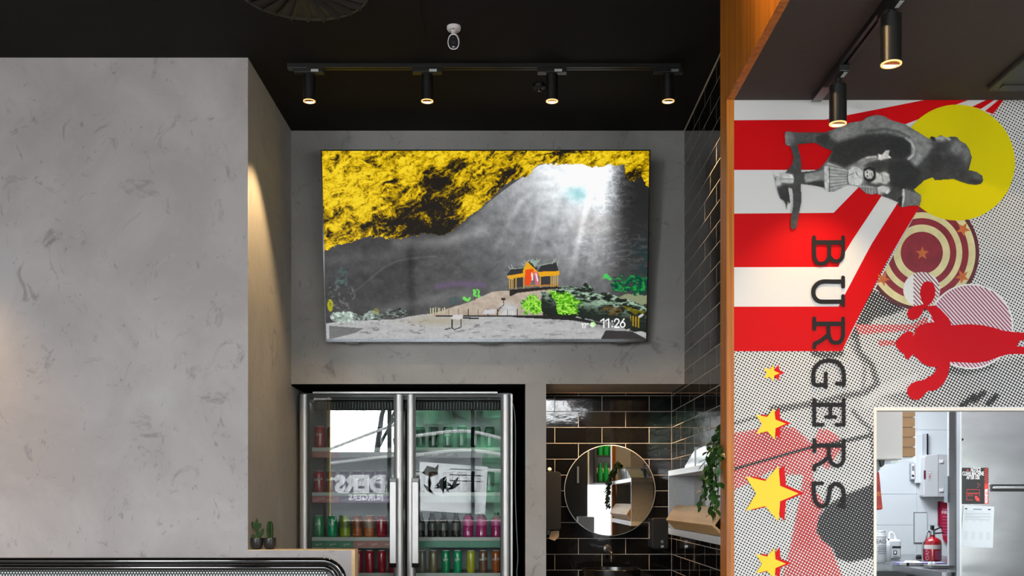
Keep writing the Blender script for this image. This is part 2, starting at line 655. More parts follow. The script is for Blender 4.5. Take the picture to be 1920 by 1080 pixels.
# shop front behind the camera: low sill, slim black frames, glass, pavement and planting outside
ff = MB()
ff.box(-4.6, XQ, YW - 0.1, YW, 3.5, ZC)
ff.box(XQ, 5.4, YW - 0.1, YW, 2.95, ZC)
ff.box(-4.6, 5.4, YW - 0.1, YW, 0, 0.12)
ff.box(-2.9, -0.1, YW - 0.1, YW - 0.001, 2.78, 3.5)
struct('wall_front', ff, 'blackmetal')
wi = struct('window_1', MB().box(XQ, 5.4, YW - 0.08, YW - 0.03, 2.90, 2.95).box(-4.6, XQ, YW - 0.08, YW - 0.03, 3.45, 3.5), 'blackmetal')
for xx in (-4.55, -3.2, -1.92, -0.62, 0.7, 2.1, 3.6, 5.3):
    BX(xx, xx + 0.06, YW - 0.09, YW - 0.02, 0.12, 2.9 if xx > 1 else 3.45).build('window_frame', 'blackmetal', wi)
struct('ground_outside', BX(-30, 30, -40, YW - 0.1, -0.12, -0.02), mat('pavement', 'a8a7a3', 0.8, var=0.1, scale=3))
# ------------------------------------------------------------------ track lights
def spotlight(label, x, y, zb, r, L, group, yaw=0.0, tilt=(0, 0), ztrack=ZC, power=14, cone=80, blend=0.35, tagcol='label', side=1, aim=None):
    t = thing('spotlight', label, 'lamp', (x, y, zb), group)
    MB().lathe([(r * 0.92, 0.004), (r, 0.0), (r, L), (r * 0.9, L + 0.003)], n=28).build('lamp_body', 'blackmetal', t, local=True, smooth=True)
    MB().lathe([(r * 0.995, -0.001), (r * 0.995, -0.004), (r * 0.80, -0.004), (r * 0.80, 0.0)], n=28).build('lamp_ring', 'goldlit', t, local=True, smooth=True)
    MB().lathe([(r * 0.80, -0.0035), (r * 0.55, 0.0), (r * 0.5, 0.003)], n=28).build('reflector', 'gold', t, local=True, smooth=True)
    MB().add([(r * 0.74 * math.cos(a), r * (0.08 + 0.66 * math.sin(a)), -0.0038) for a in [math.pi * k / 12 for k in range(13)]], [tuple(range(13))]).build('bulb_glow', 'bulb_glow', t, local=True)  # lit far side of the reflector put in as a glowing half disc
    for k in range(3):
        a = k * 2.09 + 0.5
        MB().tube([(math.cos(a) * r * 0.3, math.sin(a) * r * 0.3, -0.004), (math.cos(a) * r * 0.82, math.sin(a) * r * 0.82, -0.004)], 0.0016, 6).build('spoke', 'gold', t, local=True)
    top = ztrack - zb
    MB().lathe([(0.011, L), (0.011, top - 0.045)], n=12).build('stem', 'blackmetal', t, local=True, smooth=True)
    ax = (0.075, 0.019) if yaw == 0 else (0.019, 0.075)
    BX(-ax[0], ax[0], -ax[1], ax[1], top - 0.047, top - 0.0225).build('adapter', 'blackmetal', t, local=True, bevel=0.002)
    if yaw == 0:
        BX(0.012, 0.050, -ax[1] - 0.001, -ax[1] - 0.0002, top - 0.044, top - 0.031).build('rating_label', tagcol, t, local=True)
    else:
        BX(0.003, 0.016, -ax[1] + 0.01, -ax[1] + 0.055, top - 0.0485, top - 0.0472).build('rating_label', tagcol, t, local=True)
    l = bpy.data.lights.new('spot_beam', 'SPOT')
    l.energy = power
    l.color = (1.0, 0.67, 0.32)
    l.spot_size = math.radians(cone)
    l.spot_blend = blend
    l.shadow_soft_size = r * 0.4
    o = bpy.data.objects.new('spot_beam', l)
    C.objects.link(o)
    o.parent = t
    o.location = (0, 0, -0.012)
    if aim:
        d = Vector(aim) - Vector((x, y, zb))
        o.rotation_euler = d.to_track_quat('-Z', 'Y').to_euler()
    t.rotation_euler = (0, 0, 0)
    return t


YT = (ZC - EYE) * F / (938 - 121)
tr = thing('light_track', 'long black ceiling light track in front of the television', 'light track', (0, YT, ZC))
x0, x1 = PX(540, YT), PX(1277, YT)
MB().box(x0, x1, YT - 0.018, YT - 0.006, ZC - 0.022, ZC - 0.0005).box(x0, x1, YT + 0.006, YT + 0.018, ZC - 0.022, ZC - 0.0005).build('rail', 'blackmetal', tr)
BX(x0, x1, YT - 0.006, YT + 0.006, ZC - 0.012, ZC - 0.0006).build('channel', 'black', tr)
BX(x0, x0 + 0.10, YT - 0.020, YT + 0.020, ZC - 0.025, ZC - 0.022).build('feed_end', 'aludark', tr)
names = ['leftmost black spotlight of the four on the track before the television',
         'second black spotlight from the left, above the left half of the television',
         'third black spotlight from the left, above the right half of the television',
         'rightmost black spotlight of the four, next to the black tiled side wall']
for i, px in enumerate((580, 801, 1035, 1253)):
    xx = PX(px, YT)
    aim = [(-1.30, 5.24, 0.8), (-0.45, 5.45, 0.5), (0.3, 5.3, 0.5), (1.02, 4.9, 1.2)][i]
    spotlight(names[i], xx, YT, PZ(189, YT), 0.0315, 0.13, 'spotlights on the long track', power=(85, 18, 18, 75)[i],
              cone=(76, 78, 78, 92)[i], blend=0.55 if i == 0 else 0.4, aim=aim, tagcol='label' if i < 3 else 'greyplastic')
XT = 1.24
tr = thing('light_track', 'short black ceiling light track running towards the circus mural', 'light track', (XT, 3.5, ZL))
MB().box(XT - 0.018, XT - 0.006, 1.2, 4.07, ZL - 0.022, ZL - 0.0005).box(XT + 0.006, XT + 0.018, 1.2, 4.07, ZL - 0.022, ZL - 0.0005).build('rail', 'blackmetal', tr)
BX(XT - 0.006, XT + 0.006, 1.2, 4.07, ZL - 0.012, ZL - 0.0006).build('channel', 'black', tr)
BX(XT - 0.019, XT + 0.019, 3.93, 4.075, ZL - 0.026, ZL - 0.022).build('feed_end', 'aludark', tr)
for lab, px, pyb, pyt, rr in (('black spotlight hanging nearest the mural, in front of the red band', 1571, 231, 161, 0.0325),
                              ('larger-looking black spotlight at the top right, nearer than the one by the mural', 1671, 119, 30, 0.0335)):
    d = XT * F / (px - CX)
    spotlight(lab, XT, d, PZ(pyb, d), rr, (pyb - pyt) / F * d, 'spotlights on the right track', yaw=1, ztrack=ZL, power=(17 if px < 1600 else 14),
              cone=78, blend=0.8, aim=(1.22, DM + 0.0, 1.75) if px < 1600 else (1.1, 4.1, 0.6))
# a lamp of the left bar, outside the frame, warms the far left of the plaster
spotlight('black spotlight over the left counter', -3.15, 4.5, 2.9, 0.0315, 0.13, 'spotlights on the left', power=60, cone=80, blend=1.0,
          aim=(-3.0, 5.06, 1.9))
spotlight('added black spotlight out of view that brightens the oak bulkhead', -0.3, 2.6, 3.42, 0.0315, 0.13, 'added spotlights out of view', power=190, cone=56, blend=0.8, aim=(XP, 3.05, 3.42))  # lamp added outside the frame to brighten the oak bulkhead

# ------------------------------------------------------------------ ceiling diffuser
cx_, cy_ = -0.91, 4.357
R_ = 0.285
t = thing('ceiling_diffuser', 'black swirl air diffuser with radial blades in the ceiling', 'air vent', (cx_, cy_, ZC))
sq = MB()
S = 0.50
ring = [(R_ * math.cos(a), R_ * math.sin(a)) for a in [2 * math.pi * k / 48 for k in range(48)]]
outer = []
for k in range(48):
    a = 2 * math.pi * k / 48
    m_ = max(abs(math.cos(a)), abs(math.sin(a)))
    outer.append((S * math.cos(a) / m_, S * math.sin(a) / m_))
vs_ = [(x, y, -0.006) for x, y in ring] + [(x, y, -0.006) for x, y in outer] + [(x, y, -0.0008) for x, y in outer] + [(x, y, 0.0) for x, y in ring]
fs = []
for k in range(48):
    j = (k + 1) % 48
    fs += [(k, j, 48 + j, 48 + k), (48 + k, 48 + j, 96 + j, 96 + k), (k, 144 + k, 144 + j, j)]
cy_shift = PX(0, 1) * 0
MB().add(vs_, fs).build('face_plate', 'ceiling', t, local=True)
MB().lathe([(R_ + 0.008, -0.004), (R_ + 0.008, -0.012), (R_ - 0.004, -0.012), (R_ - 0.004, 0.0)], n=48).build('rim', mat('dark_brown_rim', '3a342f', 0.5), t, local=True, smooth=True)
MB().lathe([(0, -0.0015), (R_, -0.0015)], n=48).build('throat', 'black_void', t, local=True)
MB().lathe([(0, -0.02), (0.05, -0.02), (0.055, -0.004)], n=24).build('hub', 'blackmetal', t, local=True, smooth=True)
bl = MB()
w0 = 0.0065
bl.add([(0.05, -w0, -0.004), (R_ + 0.004, -w0 * 1.8, -0.004), (R_ + 0.004, w0 * 1.8, -0.022), (0.05, w0, -0.014),
        (0.05, -w0, -0.006), (R_ + 0.004, -w0 * 1.8, -0.006), (R_ + 0.004, w0 * 1.8, -0.024), (0.05, w0, -0.016)],
       [(0, 1, 2, 3), (7, 6, 5, 4), (0, 4, 5, 1), (1, 5, 6, 2), (2, 6, 7, 3), (3, 7, 4, 0)])
bm_ = bl.mesh('blade', mat('diffuser_blade', '211f1d', 0.5))
for k in range(24):
    o = bpy.data.objects.new('blade', bm_)
    C.objects.link(o)
    o.parent = t
    o.rotation_euler = (0, 0, 2 * math.pi * (k + 0.3) / 24)
    o.location = (0, 0, 0)

# air-conditioning cassette in the lower ceiling, at the right edge
t = thing('air_conditioner', 'dark square air-conditioning cassette flush in the low ceiling at the right edge', 'air conditioner', (2.3, 3.5, ZL))
BX(1.888, 2.8, 3.1, 3.98, ZL - 0.022, ZL - 0.0005).build('panel', mat('dark_grey_grille', '2a2c2d', 0.5), t, bevel=0.006)
BX(1.92, 2.77, 3.14, 3.17, ZL - 0.026, ZL - 0.022).build('louvre', 'black', t)
BX(1.92, 2.77, 3.91, 3.94, ZL - 0.026, ZL - 0.022).build('louvre', 'black', t)
# smoke detector
dd = (ZC - EYE) * F / (938 - 160)
t = thing('smoke_detector', 'small black round detector on the black ceiling beside the third spotlight', 'smoke detector', (PX(1011, dd), dd, ZC))
MB().lathe([(0.036, -0.0005), (0.034, -0.014), (0.02, -0.024), (0, -0.026)], n=24).build('housing', 'black', t, local=True, smooth=True)
MB().lathe([(0.014, -0.024), (0.012, -0.034), (0, -0.035)], n=16).build('sensor_cap', 'blackgloss', t, local=True, smooth=True)

# ------------------------------------------------------------------ security camera
d = (ZC - EYE) * F / (938 - 50)
t = thing('security_camera', 'white security camera with a dark oval face hanging from the ceiling', 'security camera', (PX(851, d), d, ZC))
MB().lathe([(0.033, -0.0005), (0.033, -0.012), (0.029, -0.018), (0.0, -0.020)], n=32).build('mount', 'whiteplastic', t, local=True, smooth=True)
for a in (0.5, 2.6, 4.7):
    MB().lathe([(0.0035, -0.0182), (0.0030, -0.0195), (0, -0.0196)], (0.021 * math.cos(a), 0.021 * math.sin(a), 0), 8).build('screw_hole', 'black', t, local=True)
MB().tube([(0, 0, -0.016), (0, -0.004, -0.035), (0, -0.010, -0.048)], [0.014, 0.012, 0.012], 14).build('neck', 'whiteplastic', t, local=True, smooth=True)


def egg(s, n=36):
    out = []
    for k in range(n):
        a = 2 * math.pi * k / n
        c_, s_ = math.cos(a), math.sin(a)
        q = 1 / (abs(c_) ** 2.4 + abs(s_) ** 2.4) ** (1 / 2.4)
        wz = 1.0 - 0.16 * max(0, s_) + 0.02
        out.append((0.0265 * s * c_ * q * wz, 0.034 * s * s_ * q))
    return out


def eggz(name, m, s0, s1, y0, y1, bev=0):
    a = egg(s0); b_ = egg(s1)
    n = len(a)
    vs_ = [(x, y0, z) for x, z in a] + [(x, y1, z) for x, z in b_]
    fs = [tuple(range(n)), tuple(range(n, 2 * n))[::-1]] + [(i, n + i, n + (i + 1) % n, (i + 1) % n) for i in range(n)]
    o = MB().add(vs_, fs).build(name, m, t, local=True, smooth=True)
    o.location = (0.001, -0.02, -0.078)
    o.rotation_euler = (math.radians(27), 0, 0)
    return o


eggz('housing', 'whiteplastic', 1.0, 0.94, -0.045, 0.06)
eggz('faceplate', mat('matt_faceplate', '100e0f', 0.5, spec=0.1), 0.86, 0.86, -0.0465, -0.044)
for nm, m, xx, zz, rx, rz in (('lens', 'black_void', 0, 0.017, 0.006, 0.006), ('lens_glint', 'greyplastic', 0, 0.017, 0.002, 0.002),
                              ('floodlight', 'label', 0, -0.0215, 0.0075, 0.0032)):
    o = MB().lathe([(1, 0), (0.9, 0.002), (0, 0.002)], n=20, axis=(0, -1, 0)).build(nm, m, t, local=True)
    o.scale = (rx, 1, rz)
    a = math.radians(27)
    yy = -0.0465 - (0.001 if nm == 'lens_glint' else 0)
    o.location = (0.001 + xx, -0.02 + yy * math.cos(a) - zz * math.sin(a) * 1, -0.078 + yy * math.sin(a) + zz * math.cos(a))
    o.rotation_euler = (a, 0, 0)
o = BX(-0.0075, 0.0095, -0.0475, -0.0463, -0.010, 0.003).build('sensor_window', 'darkgrey', t, local=True)
o.location = (0, -0.02, -0.078); o.rotation_euler = (math.radians(27), 0, 0)
# ------------------------------------------------------------------ picture painting helpers (numpy, for flat print and the screen)
_rt = np.random.RandomState(5).rand(512, 512)


def vnoise(x, y):
    xi = np.floor(x).astype(int); yi = np.floor(y).astype(int)
    fx = x - xi; fy = y - yi
    fx = fx * fx * (3 - 2 * fx); fy = fy * fy * (3 - 2 * fy)
    a = _rt[yi % 512, xi % 512]; b = _rt[yi % 512, (xi + 1) % 512]
    c = _rt[(yi + 1) % 512, xi % 512]; d = _rt[(yi + 1) % 512, (xi + 1) % 512]
    return (a * (1 - fx) + b * fx) * (1 - fy) + (c * (1 - fx) + d * fx) * fy


def fbm(x, y, o=5, g=0.55):
    s = 0; a = 1; t_ = 0
    for i in range(o):
        s = s + a * vnoise(x * 2 ** i + 17.3 * i, y * 2 ** i + 31.7 * i)
        t_ += a; a *= g
    return s / t_


def ridge(x, y, o=5, g=0.6):
    s = 0; a = 1; t_ = 0
    for i in range(o):
        s = s + a * (1 - np.abs(2 * vnoise(x * 2 ** i + 11.3 * i, y * 2 ** i + 3.7 * i) - 1))
        t_ += a; a *= g
    return s / t_


def inpoly(X, Y, poly):
    r = np.zeros(X.shape, bool)
    n = len(poly)
    for i in range(n):
        x0, y0 = poly[i]; x1, y1 = poly[(i + 1) % n]
        if y0 == y1: continue
        c = ((y0 > Y) != (y1 > Y)) & (X < (x1 - x0) * (Y - y0) / (y1 - y0) + x0)
        r ^= c
    return r


def segd(X, Y, x0, y0, x1, y1):
    dx, dy = x1 - x0, y1 - y0
    t_ = np.clip(((X - x0) * dx + (Y - y0) * dy) / (dx * dx + dy * dy + 1e-9), 0, 1)
    return np.hypot(X - x0 - t_ * dx, Y - y0 - t_ * dy)


def pathd(X, Y, pts):
    d = np.full(X.shape, 1e9)
    for a, b in zip(pts[:-1], pts[1:]):
        d = np.minimum(d, segd(X, Y, a[0], a[1], b[0], b[1]))
    return d


def blob(X, Y, x, y, rx, ry=None, ang=0):
    ry = ry or rx
    c, s = math.cos(ang), math.sin(ang)
    u = (X - x) * c + (Y - y) * s; v = -(X - x) * s + (Y - y) * c
    return np.exp(-(u / rx) ** 2 - (v / ry) ** 2)


def sm(a, b, x):
    t_ = np.clip((x - a) / (b - a), 0, 1)
    return t_ * t_ * (3 - 2 * t_)


def put(img, mask, col):
    m = mask[..., None].astype(float) if mask.ndim == 2 else mask
    img[:] = img * (1 - m) + np.asarray(col, float) * m


def srgb2lin(a):
    a = np.clip(a, 0, 1)
    return np.where(a <= 0.04045, a / 12.92, ((a + 0.055) / 1.055) ** 2.4)


def grid_obj(name, m, parent, pos, cols, mask=None, attrs=None, face_cols=False):
    """pos: (h, w, 3) vertex positions, cols (h, w, 3) linear colours"""
    h, w_ = pos.shape[:2]
    off = origin_of(parent)
    pv = (pos.reshape(-1, 3) - np.array([off.x, off.y, off.z]))
    idx = np.arange(h * w_).reshape(h, w_)
    q = np.stack([idx[:-1, :-1], idx[1:, :-1], idx[1:, 1:], idx[:-1, 1:]], -1).reshape(-1, 4)
    if mask is not None:
        q = q[mask.reshape(-1)]
        used = np.unique(q)
        remap = np.full(h * w_, -1)
        remap[used] = np.arange(len(used))
        q = remap[q]
        pv = pv[used]
    else:
        used = None
    me = bpy.data.meshes.new(name)
    me.vertices.add(len(pv))
    me.vertices.foreach_set('co', pv.astype(np.float32).ravel())
    me.loops.add(len(q) * 4)
    me.loops.foreach_set('vertex_index', q.astype(np.int32).ravel())
    me.polygons.add(len(q))
    me.polygons.foreach_set('loop_start', (np.arange(len(q)) * 4).astype(np.int32))
    me.polygons.foreach_set('loop_total', np.full(len(q), 4, np.int32))
    me.update(calc_edges=True)
    for an, arr in [('Col', cols)] + list((attrs or {}).items()):
        a = arr.reshape(-1, 3)
        if used is not None: a = a[used]
        ca = me.attributes.new(an, 'FLOAT_COLOR', 'POINT')
        ca.data.foreach_set('color', np.concatenate([a, np.ones((len(a), 1))], 1).astype(np.float32).ravel())
    me.materials.append(m)
    o = bpy.data.objects.new(name, me)
    C.objects.link(o)
    o.parent = parent
    return o


# ------------------------------------------------------------------ television
yb = 5.975
zb_, zt_ = PZ(641, yb), 0
yt = yb * 603 / 618.0
zt_ = PZ(281, yt)
TW = 603 / F * yb
TH_ = math.hypot(zt_ - zb_, yb - yt)
tilt = math.atan2(yb - yt, zt_ - zb_)
tv = thing('television', 'large wall-mounted television showing a sunlit cave with a golden pavilion', 'television', (PX(911.7, yb), yb, zb_), rot=(tilt, 0, 0))
hw = TW / 2
BX(-hw, hw, 0.001, 0.034, 0.0, TH_).build('back_casing', 'black', tv, local=True, bevel=0.004)
bz = MB()
b1 = 0.0065
bz.box(-hw, -hw + b1, -0.004, 0.001, 0, TH_).box(hw - b1, hw, -0.004, 0.001, 0, TH_).box(-hw + b1, hw - b1, -0.004, 0.001, TH_ - b1, TH_)
bz.build('bezel', 'blackgloss', tv, local=True)
BX(-hw + b1, hw - b1, -0.006, 0.001, 0.0, 0.017).build('bottom_bezel', mat('gunmetal_bezel', '54565a', 0.2, metal=0.9), tv, local=True)
BX(-0.06, 0.07, -0.004, 0.012, -0.012, 0.0).build('sensor_bar', 'black', tv, local=True)
for sx in (-0.80, 0.80):
    BX(sx - 0.04, sx + 0.04, 0.0, 0.03, -0.012, 0.0).build('foot_socket', 'black', tv, local=True)
BX(-0.3, 0.3, 0.034, DB - yt - 0.02, TH_ * 0.25, TH_ * 0.3).build('wall_bracket', 'black', tv, local=True)
W_, H_ = 700, 394
U, V = np.meshgrid(np.linspace(0, 1, W_), np.linspace(0, 1, H_))      # V: 0 at the top
X = 45 + U * (1780 - 45)
Y = 40 + V * (1032 - 40)
n1 = fbm(X / 130, Y / 110); n2 = fbm(X / 38 + 9, Y / 30 + 4); n3 = fbm(X / 12 + 3, Y / 12)
rd = ridge(X / 150 + 3, Y / 90 + 7, 6, 0.7)
img = np.zeros(X.shape + (3,))
v = 0.27 + 0.10 * (n1 - 0.5) + 0.10 * (n2 - 0.5) + 0.05 * (n3 - 0.5)
img[:] = v[..., None] * np.array([1.0, 0.99, 1.0])
# hazy sweeps over the lower left
for pts, w_, s_ in (([(60, 620), (300, 590), (520, 560), (720, 500)], 34, 0.06), (cat_rom([(190, 790), (300, 700), (380, 640), (480, 605), (640, 590)], 6), 5, 0.07),
                    ([(330, 880), (560, 830), (820, 790)], 30, 0.08), ([(60, 690), (340, 640)], 26, 0.04), ([(440, 520), (700, 510), (900, 450)], 30, 0.12)):
    img += (np.exp(-(pathd(X, Y, pts) / w_) ** 2) * s_)[..., None]
img -= (np.exp(-((X - 508) / 26) ** 2) * sm(470, 560, Y) * 0.08)[..., None]
# light shaft
d = np.hypot((X - 1420), (Y - 110) * 1.0)
lx = np.interp(Y, [100, 115, 240, 480, 700], [1250, 1190, 1010, 700, 420])
soft = 6 + np.clip(Y - 300, 0, 400) * 0.35
left = sm(-0.2, 1, (X - lx) / soft)
right = 1 - sm(1560, 1720, X + 0.05 * (Y - 110) + 60 * (n1 - 0.5))
fall = 0.92 * np.exp(-(d / 400) ** 1.5) + 0.22 * np.exp(-d / 650)
shaft = left * right * fall * (0.95 + 0.30 * (n2 - 0.5) + 0.5 * (fbm(X / 26 + 2, Y / 40, 5, 0.7) - 0.5) * sm(1.0, 0.3, fall))
img += (shaft * 0.88)[..., None] * np.array([0.95, 0.98, 1.0])
for pts, w_, s_ in (([(1500, 130), (1440, 380), (1370, 680)], 17, 0.30), ([(1330, 300), (1250, 520)], 22, -0.10), ([(1540, 150), (1490, 640)], 26, 0.09),
                    ([(1100, 300), (960, 560)], 16, 0.10), ([(1200, 330), (1150, 570)], 12, 0.06)):
    img += (np.exp(-(pathd(X, Y, pts) / w_) ** 2) * s_ * sm(1000, 200, Y))[..., None]
m_ = (blob(X, Y, 1400, 262, 62, 40) * (0.55 + 0.9 * (n3 - 0.3)))[..., None] * 0.75
img[:] = img * (1 - m_) + np.array([0.50, 0.84, 0.86]) * m_
m_ = (blob(X, Y, 1480, 430, 120, 60) * 0.3)[..., None]
img[:] = img * (1 - m_) + np.array([0.66, 0.60, 0.57]) * m_
# pale and dark rock at the right
rk = sm(1540, 1700, X + 60 * (n1 - 0.5)) * sm(900, 250, Y)
put(img, rk, np.array([1, 1, 1.02]) * 0.15)
sp = (ridge(X / 40, Y / 26, 5, 0.75) > 0.66) & (X > 1480) & (Y < 470) & (Y > 120)
img += (sp * 0.16 * sm(1760, 1560, X) * sm(470, 250, Y))[..., None]
sp2 = sm(0.66, 0.78, ridge(X / 55 + 5, Y / 20 + X / 160, 5, 0.7)) * sm(1250, 1480, X) * sm(380, 470, Y) * sm(700, 600, Y)
img += (sp2 * 0.09)[..., None]
put(img, sm(1660, 1790, X) * sm(430, 600, Y) * (n2 > 0.47) * 0.5, (0.02, 0.20, 0.20))
put(img, np.exp(-(pathd(X, Y, [(650, 750), (770, 735), (900, 742)]) / 15) ** 2) * 0.6, (0.46, 0.36, 0.52))
# golden cave roof
yel_poly = [(30, 20), (1800, 20), (1800, 235), (1770, 225), (1740, 165), (1700, 195), (1655, 180), (1652, 108), (1480, 118), (1430, 105), (1300, 104), (1190, 112),
            (1130, 165), (1040, 200), (960, 270), (860, 350), (770, 430), (690, 482), (560, 470), (440, 500), (290, 485), (220, 500), (30, 560)]
n4 = fbm(X / 22 + 40, Y / 16 + 12, 4, 0.65)
n5 = fbm(X / 7 + 5, Y / 5 + 2, 3, 0.6)
Xw = X + 14 * (n2 - 0.5) + 10 * (n3 - 0.5); Yw = Y + 26 * (n2 - 0.5) + 22 * (n4 - 0.5)
wx = X + 90 * (fbm(X / 90 + 3, Y / 70 + 8, 4) - 0.5); wy = Y + 70 * (fbm(X / 80 + 13, Y / 60 + 1, 4) - 0.5)
uu, vv_ = (wx * 0.87 - wy * 0.5), (wx * 0.5 + wy * 0.87)
r1 = ridge(uu / 120, vv_ / 42, 5, 0.7)
r2 = ridge(uu / 34 + 7, vv_ / 16 + 2, 4, 0.7)
val = 0.56 + 1.7 * (r1 - 0.60) + 1.3 * (r2 - 0.6) + 0.7 * (n4 - 0.5) + 0.6 * (n5 - 0.5) + 0.5 * (n1 - 0.5)
ym = inpoly(Xw, Yw, yel_poly)
dark = np.zeros_like(X)
for a in ((640, 190, 110, 75, -0.5), (740, 120, 80, 40, 0.1), (560, 330, 170, 70, -0.35), (420, 410, 160, 50, -0.2), (690, 330, 150, 70, -0.7), (600, 430, 240, 50, -0.1),
          (110, 85, 26, 46, 0.1), (330, 95, 80, 16, 0.2), (1000, 190, 120, 30, -0.7), (1300, 60, 150, 12, 0), (1700, 160, 50, 40, 0), (80, 470, 40, 20, 0), (250, 430, 60, 26, 0.2), (430, 190, 90, 14, -0.4)):
    dark = np.maximum(dark, blob(wx, wy, *a) * (1.0 if a[2] > 100 else 0.75))
val = val - 0.80 * sm(0.15, 0.85, dark + 0.25 * (n4 - 0.5))
val = val + 0.20 * (blob(X, Y, 120, 200, 200, 120) + blob(X, Y, 560, 90, 200, 50, -0.3) + blob(X, Y, 1560, 95, 180, 25)) - 0.1 * sm(300, 480, Y)
val = np.clip(val, 0.0, 1.1)
ramp_v = [0, 0.16, 0.42, 0.72, 1.1]
gold = np.stack([np.interp(val, ramp_v, [0.11, 0.22, 0.52, 0.84, 0.98]), np.interp(val, ramp_v, [0.085, 0.165, 0.42, 0.68, 0.85]),
                 np.interp(val, ramp_v, [0.06, 0.03, 0.0, 0.0, 0.15])], -1)
img[ym] = gold[ym]
# sand floor, hill
gy = np.interp(X, [40, 130, 300, 420, 500, 610, 700, 1000, 1200, 1400, 1560, 1800], [950, 935, 930, 925, 910, 895, 880, 890, 890, 900, 930, 990])
sand = 0.71 + 0.10 * (fbm(X / 90, Y / 14) - 0.5) + 0.10 * (n3 - 0.5)
lines = sm(0.76, 0.90, ridge(X / 110, Y / 22 + X / 700, 5, 0.65))
sand = sand - 0.22 * lines * sm(900, 960, Y)
sc_ = np.stack([sand * 1.0, sand * 1.0, sand * 1.005], -1)
m_ = Y > gy + 6 * (n2 - 0.5)
img[m_] = sc_[m_]
hill = inpoly(X, Y + 8 * (n2 - 0.5), [(590, 905), (700, 870), (830, 830), (930, 785), (990, 772), (1050, 775), (1120, 770), (1260, 765), (1330, 800), (1400, 900), (1400, 910), (590, 910)])
hs = 0.74 + 0.2 * (n2 - 0.5) + 0.12 * (n3 - 0.5)
wm_ = 0.6 * sm(0.42, 0.6, n1 + 0.15 * np.exp(-((Y - 830) / 50) ** 2))
hc = np.stack([hs * (1 - 0.02 * wm_), hs * (1 - 0.16 * wm_), hs * (1 - 0.30 * wm_)], -1)
img[hill] = hc[hill]
put(img, blob(X, Y, 640, 935, 160, 26) * 0.5, (0.66, 0.60, 0.45))
put(img, ((Y > 905) & (Y < 912) & (X > 640) & (X < 1400)) * 1.0, (0.13, 0.12, 0.12))
put(img, inpoly(X, Y, [(1060, 905), (1380, 912), (1560, 950), (1540, 958), (1380, 932), (1060, 915)]) * 1.0, (0.15, 0.14, 0.14))
put(img, inpoly(X, Y, [(60, 960), (250, 975), (200, 1000), (60, 1035)]) * 0.55, (0.25, 0.25, 0.25))
put(img, inpoly(X, Y, [(1560, 985), (1700, 990), (1800, 1040), (1530, 1040)]) * 0.9, (0.17, 0.16, 0.16))
for x_ in range(710, 1400, 53):
    put(img, ((np.abs(X - x_) < 1.8) & (Y > 870) & (Y < 908)) * 1.0, (0.2, 0.17, 0.12))
for x_ in (612, 626, 640, 655, 662, 676, 688):
    put(img, ((np.abs(X - x_) < 3) & (Y > 862 + 0.1 * (x_ % 40)) & (Y < 895)) * 1.0, (0.78, 0.75, 0.62))
# sign tables
put(img, inpoly(X, Y, [(722, 925), (735, 902), (790, 902), (778, 927)]) * 1.0, (0.82, 0.80, 0.80))
for x_ in (728, 776):
    put(img, (segd(X, Y, x_, 927, x_, 968) < 3) * 1.0, (0.1, 0.1, 0.1))
put(img, (pathd(X, Y, [(690, 980), (728, 972), (740, 982), (776, 968)]) < 2.5) * 1.0, (0.12, 0.12, 0.12))
put(img, (pathd(X, Y, [(790, 918), (870, 922)]) < 4) * 1.0, (0.12, 0.12, 0.12))
put(img, inpoly(X, Y, [(893, 896), (905, 874), (968, 872), (960, 896)]) * 1.0, (0.80, 0.79, 0.80))
put(img, ((np.abs(X - 1005) < 11) & (np.abs(Y - 818) < 6)) * 1.0, (0.2, 0.14, 0.1))
put(img, (segd(X, Y, 1006, 822, 1008, 848) < 1.8) * 1.0, (0.2, 0.14, 0.1))
put(img, (pathd(X, Y, [(1008, 848), (985, 868), (970, 900)]) < 2.2) * 1.0, (0.2, 0.17, 0.14))
# boulders, left
for x_, y_, rx, ry, c_ in ((150, 915, 85, 34, 0.72), (225, 915, 40, 18, 0.5), (290, 905, 48, 24, 0.62), (340, 915, 30, 18, 0.4), (430, 895, 62, 28, 0.35)):
    mm = (blob(Xw, Yw, x_, y_, rx, ry) > 0.42) * 1.0
    tx = c_ + 0.9 * (fbm(X / 14, Y / 9) - 0.5)
    m3 = mm[..., None]
    img[:] = img * (1 - m3) + np.stack([tx * 0.92, tx * 1.0, tx * 0.95], -1) * m3
put(img, (blob(X, Y, 130, 800, 80, 90) > 0.4) * (n3 > 0.6) * 0.35, (0.6, 0.6, 0.6))
put(img, (blob(X, Y, 135, 700, 34, 80) > 0.4) * (n3 > 0.5) * 0.5, (0.30, 0.42, 0.40))
put(img, (blob(X, Y, 70, 850, 16, 36) > 0.4) * (n3 > 0.45) * 1.0, (0.66, 0.66, 0.12))
put(img, (blob(X, Y, 318, 882, 16, 16) > 0.4) * 0.7, (0.55, 0.55, 0.25))
# saplings
for x_, y_, rx, ry in ((860, 785, 22, 24), (810, 818, 24, 12), (855, 800, 14, 8), (877, 806, 10, 8)):
    put(img, (blob(Xw, Yw, x_, y_, rx, ry) > 0.42) * (n3 > 0.42) * 1.0, (0.45, 0.86, 0.35))
put(img, (segd(X, Y, 852, 800, 850, 825) < 2) * 1.0, (0.3, 0.25, 0.2))
put(img, (blob(X, Y, 745, 825, 40, 22) > 0.4) * (n3 > 0.55) * 0.7, (0.25, 0.36, 0.36))
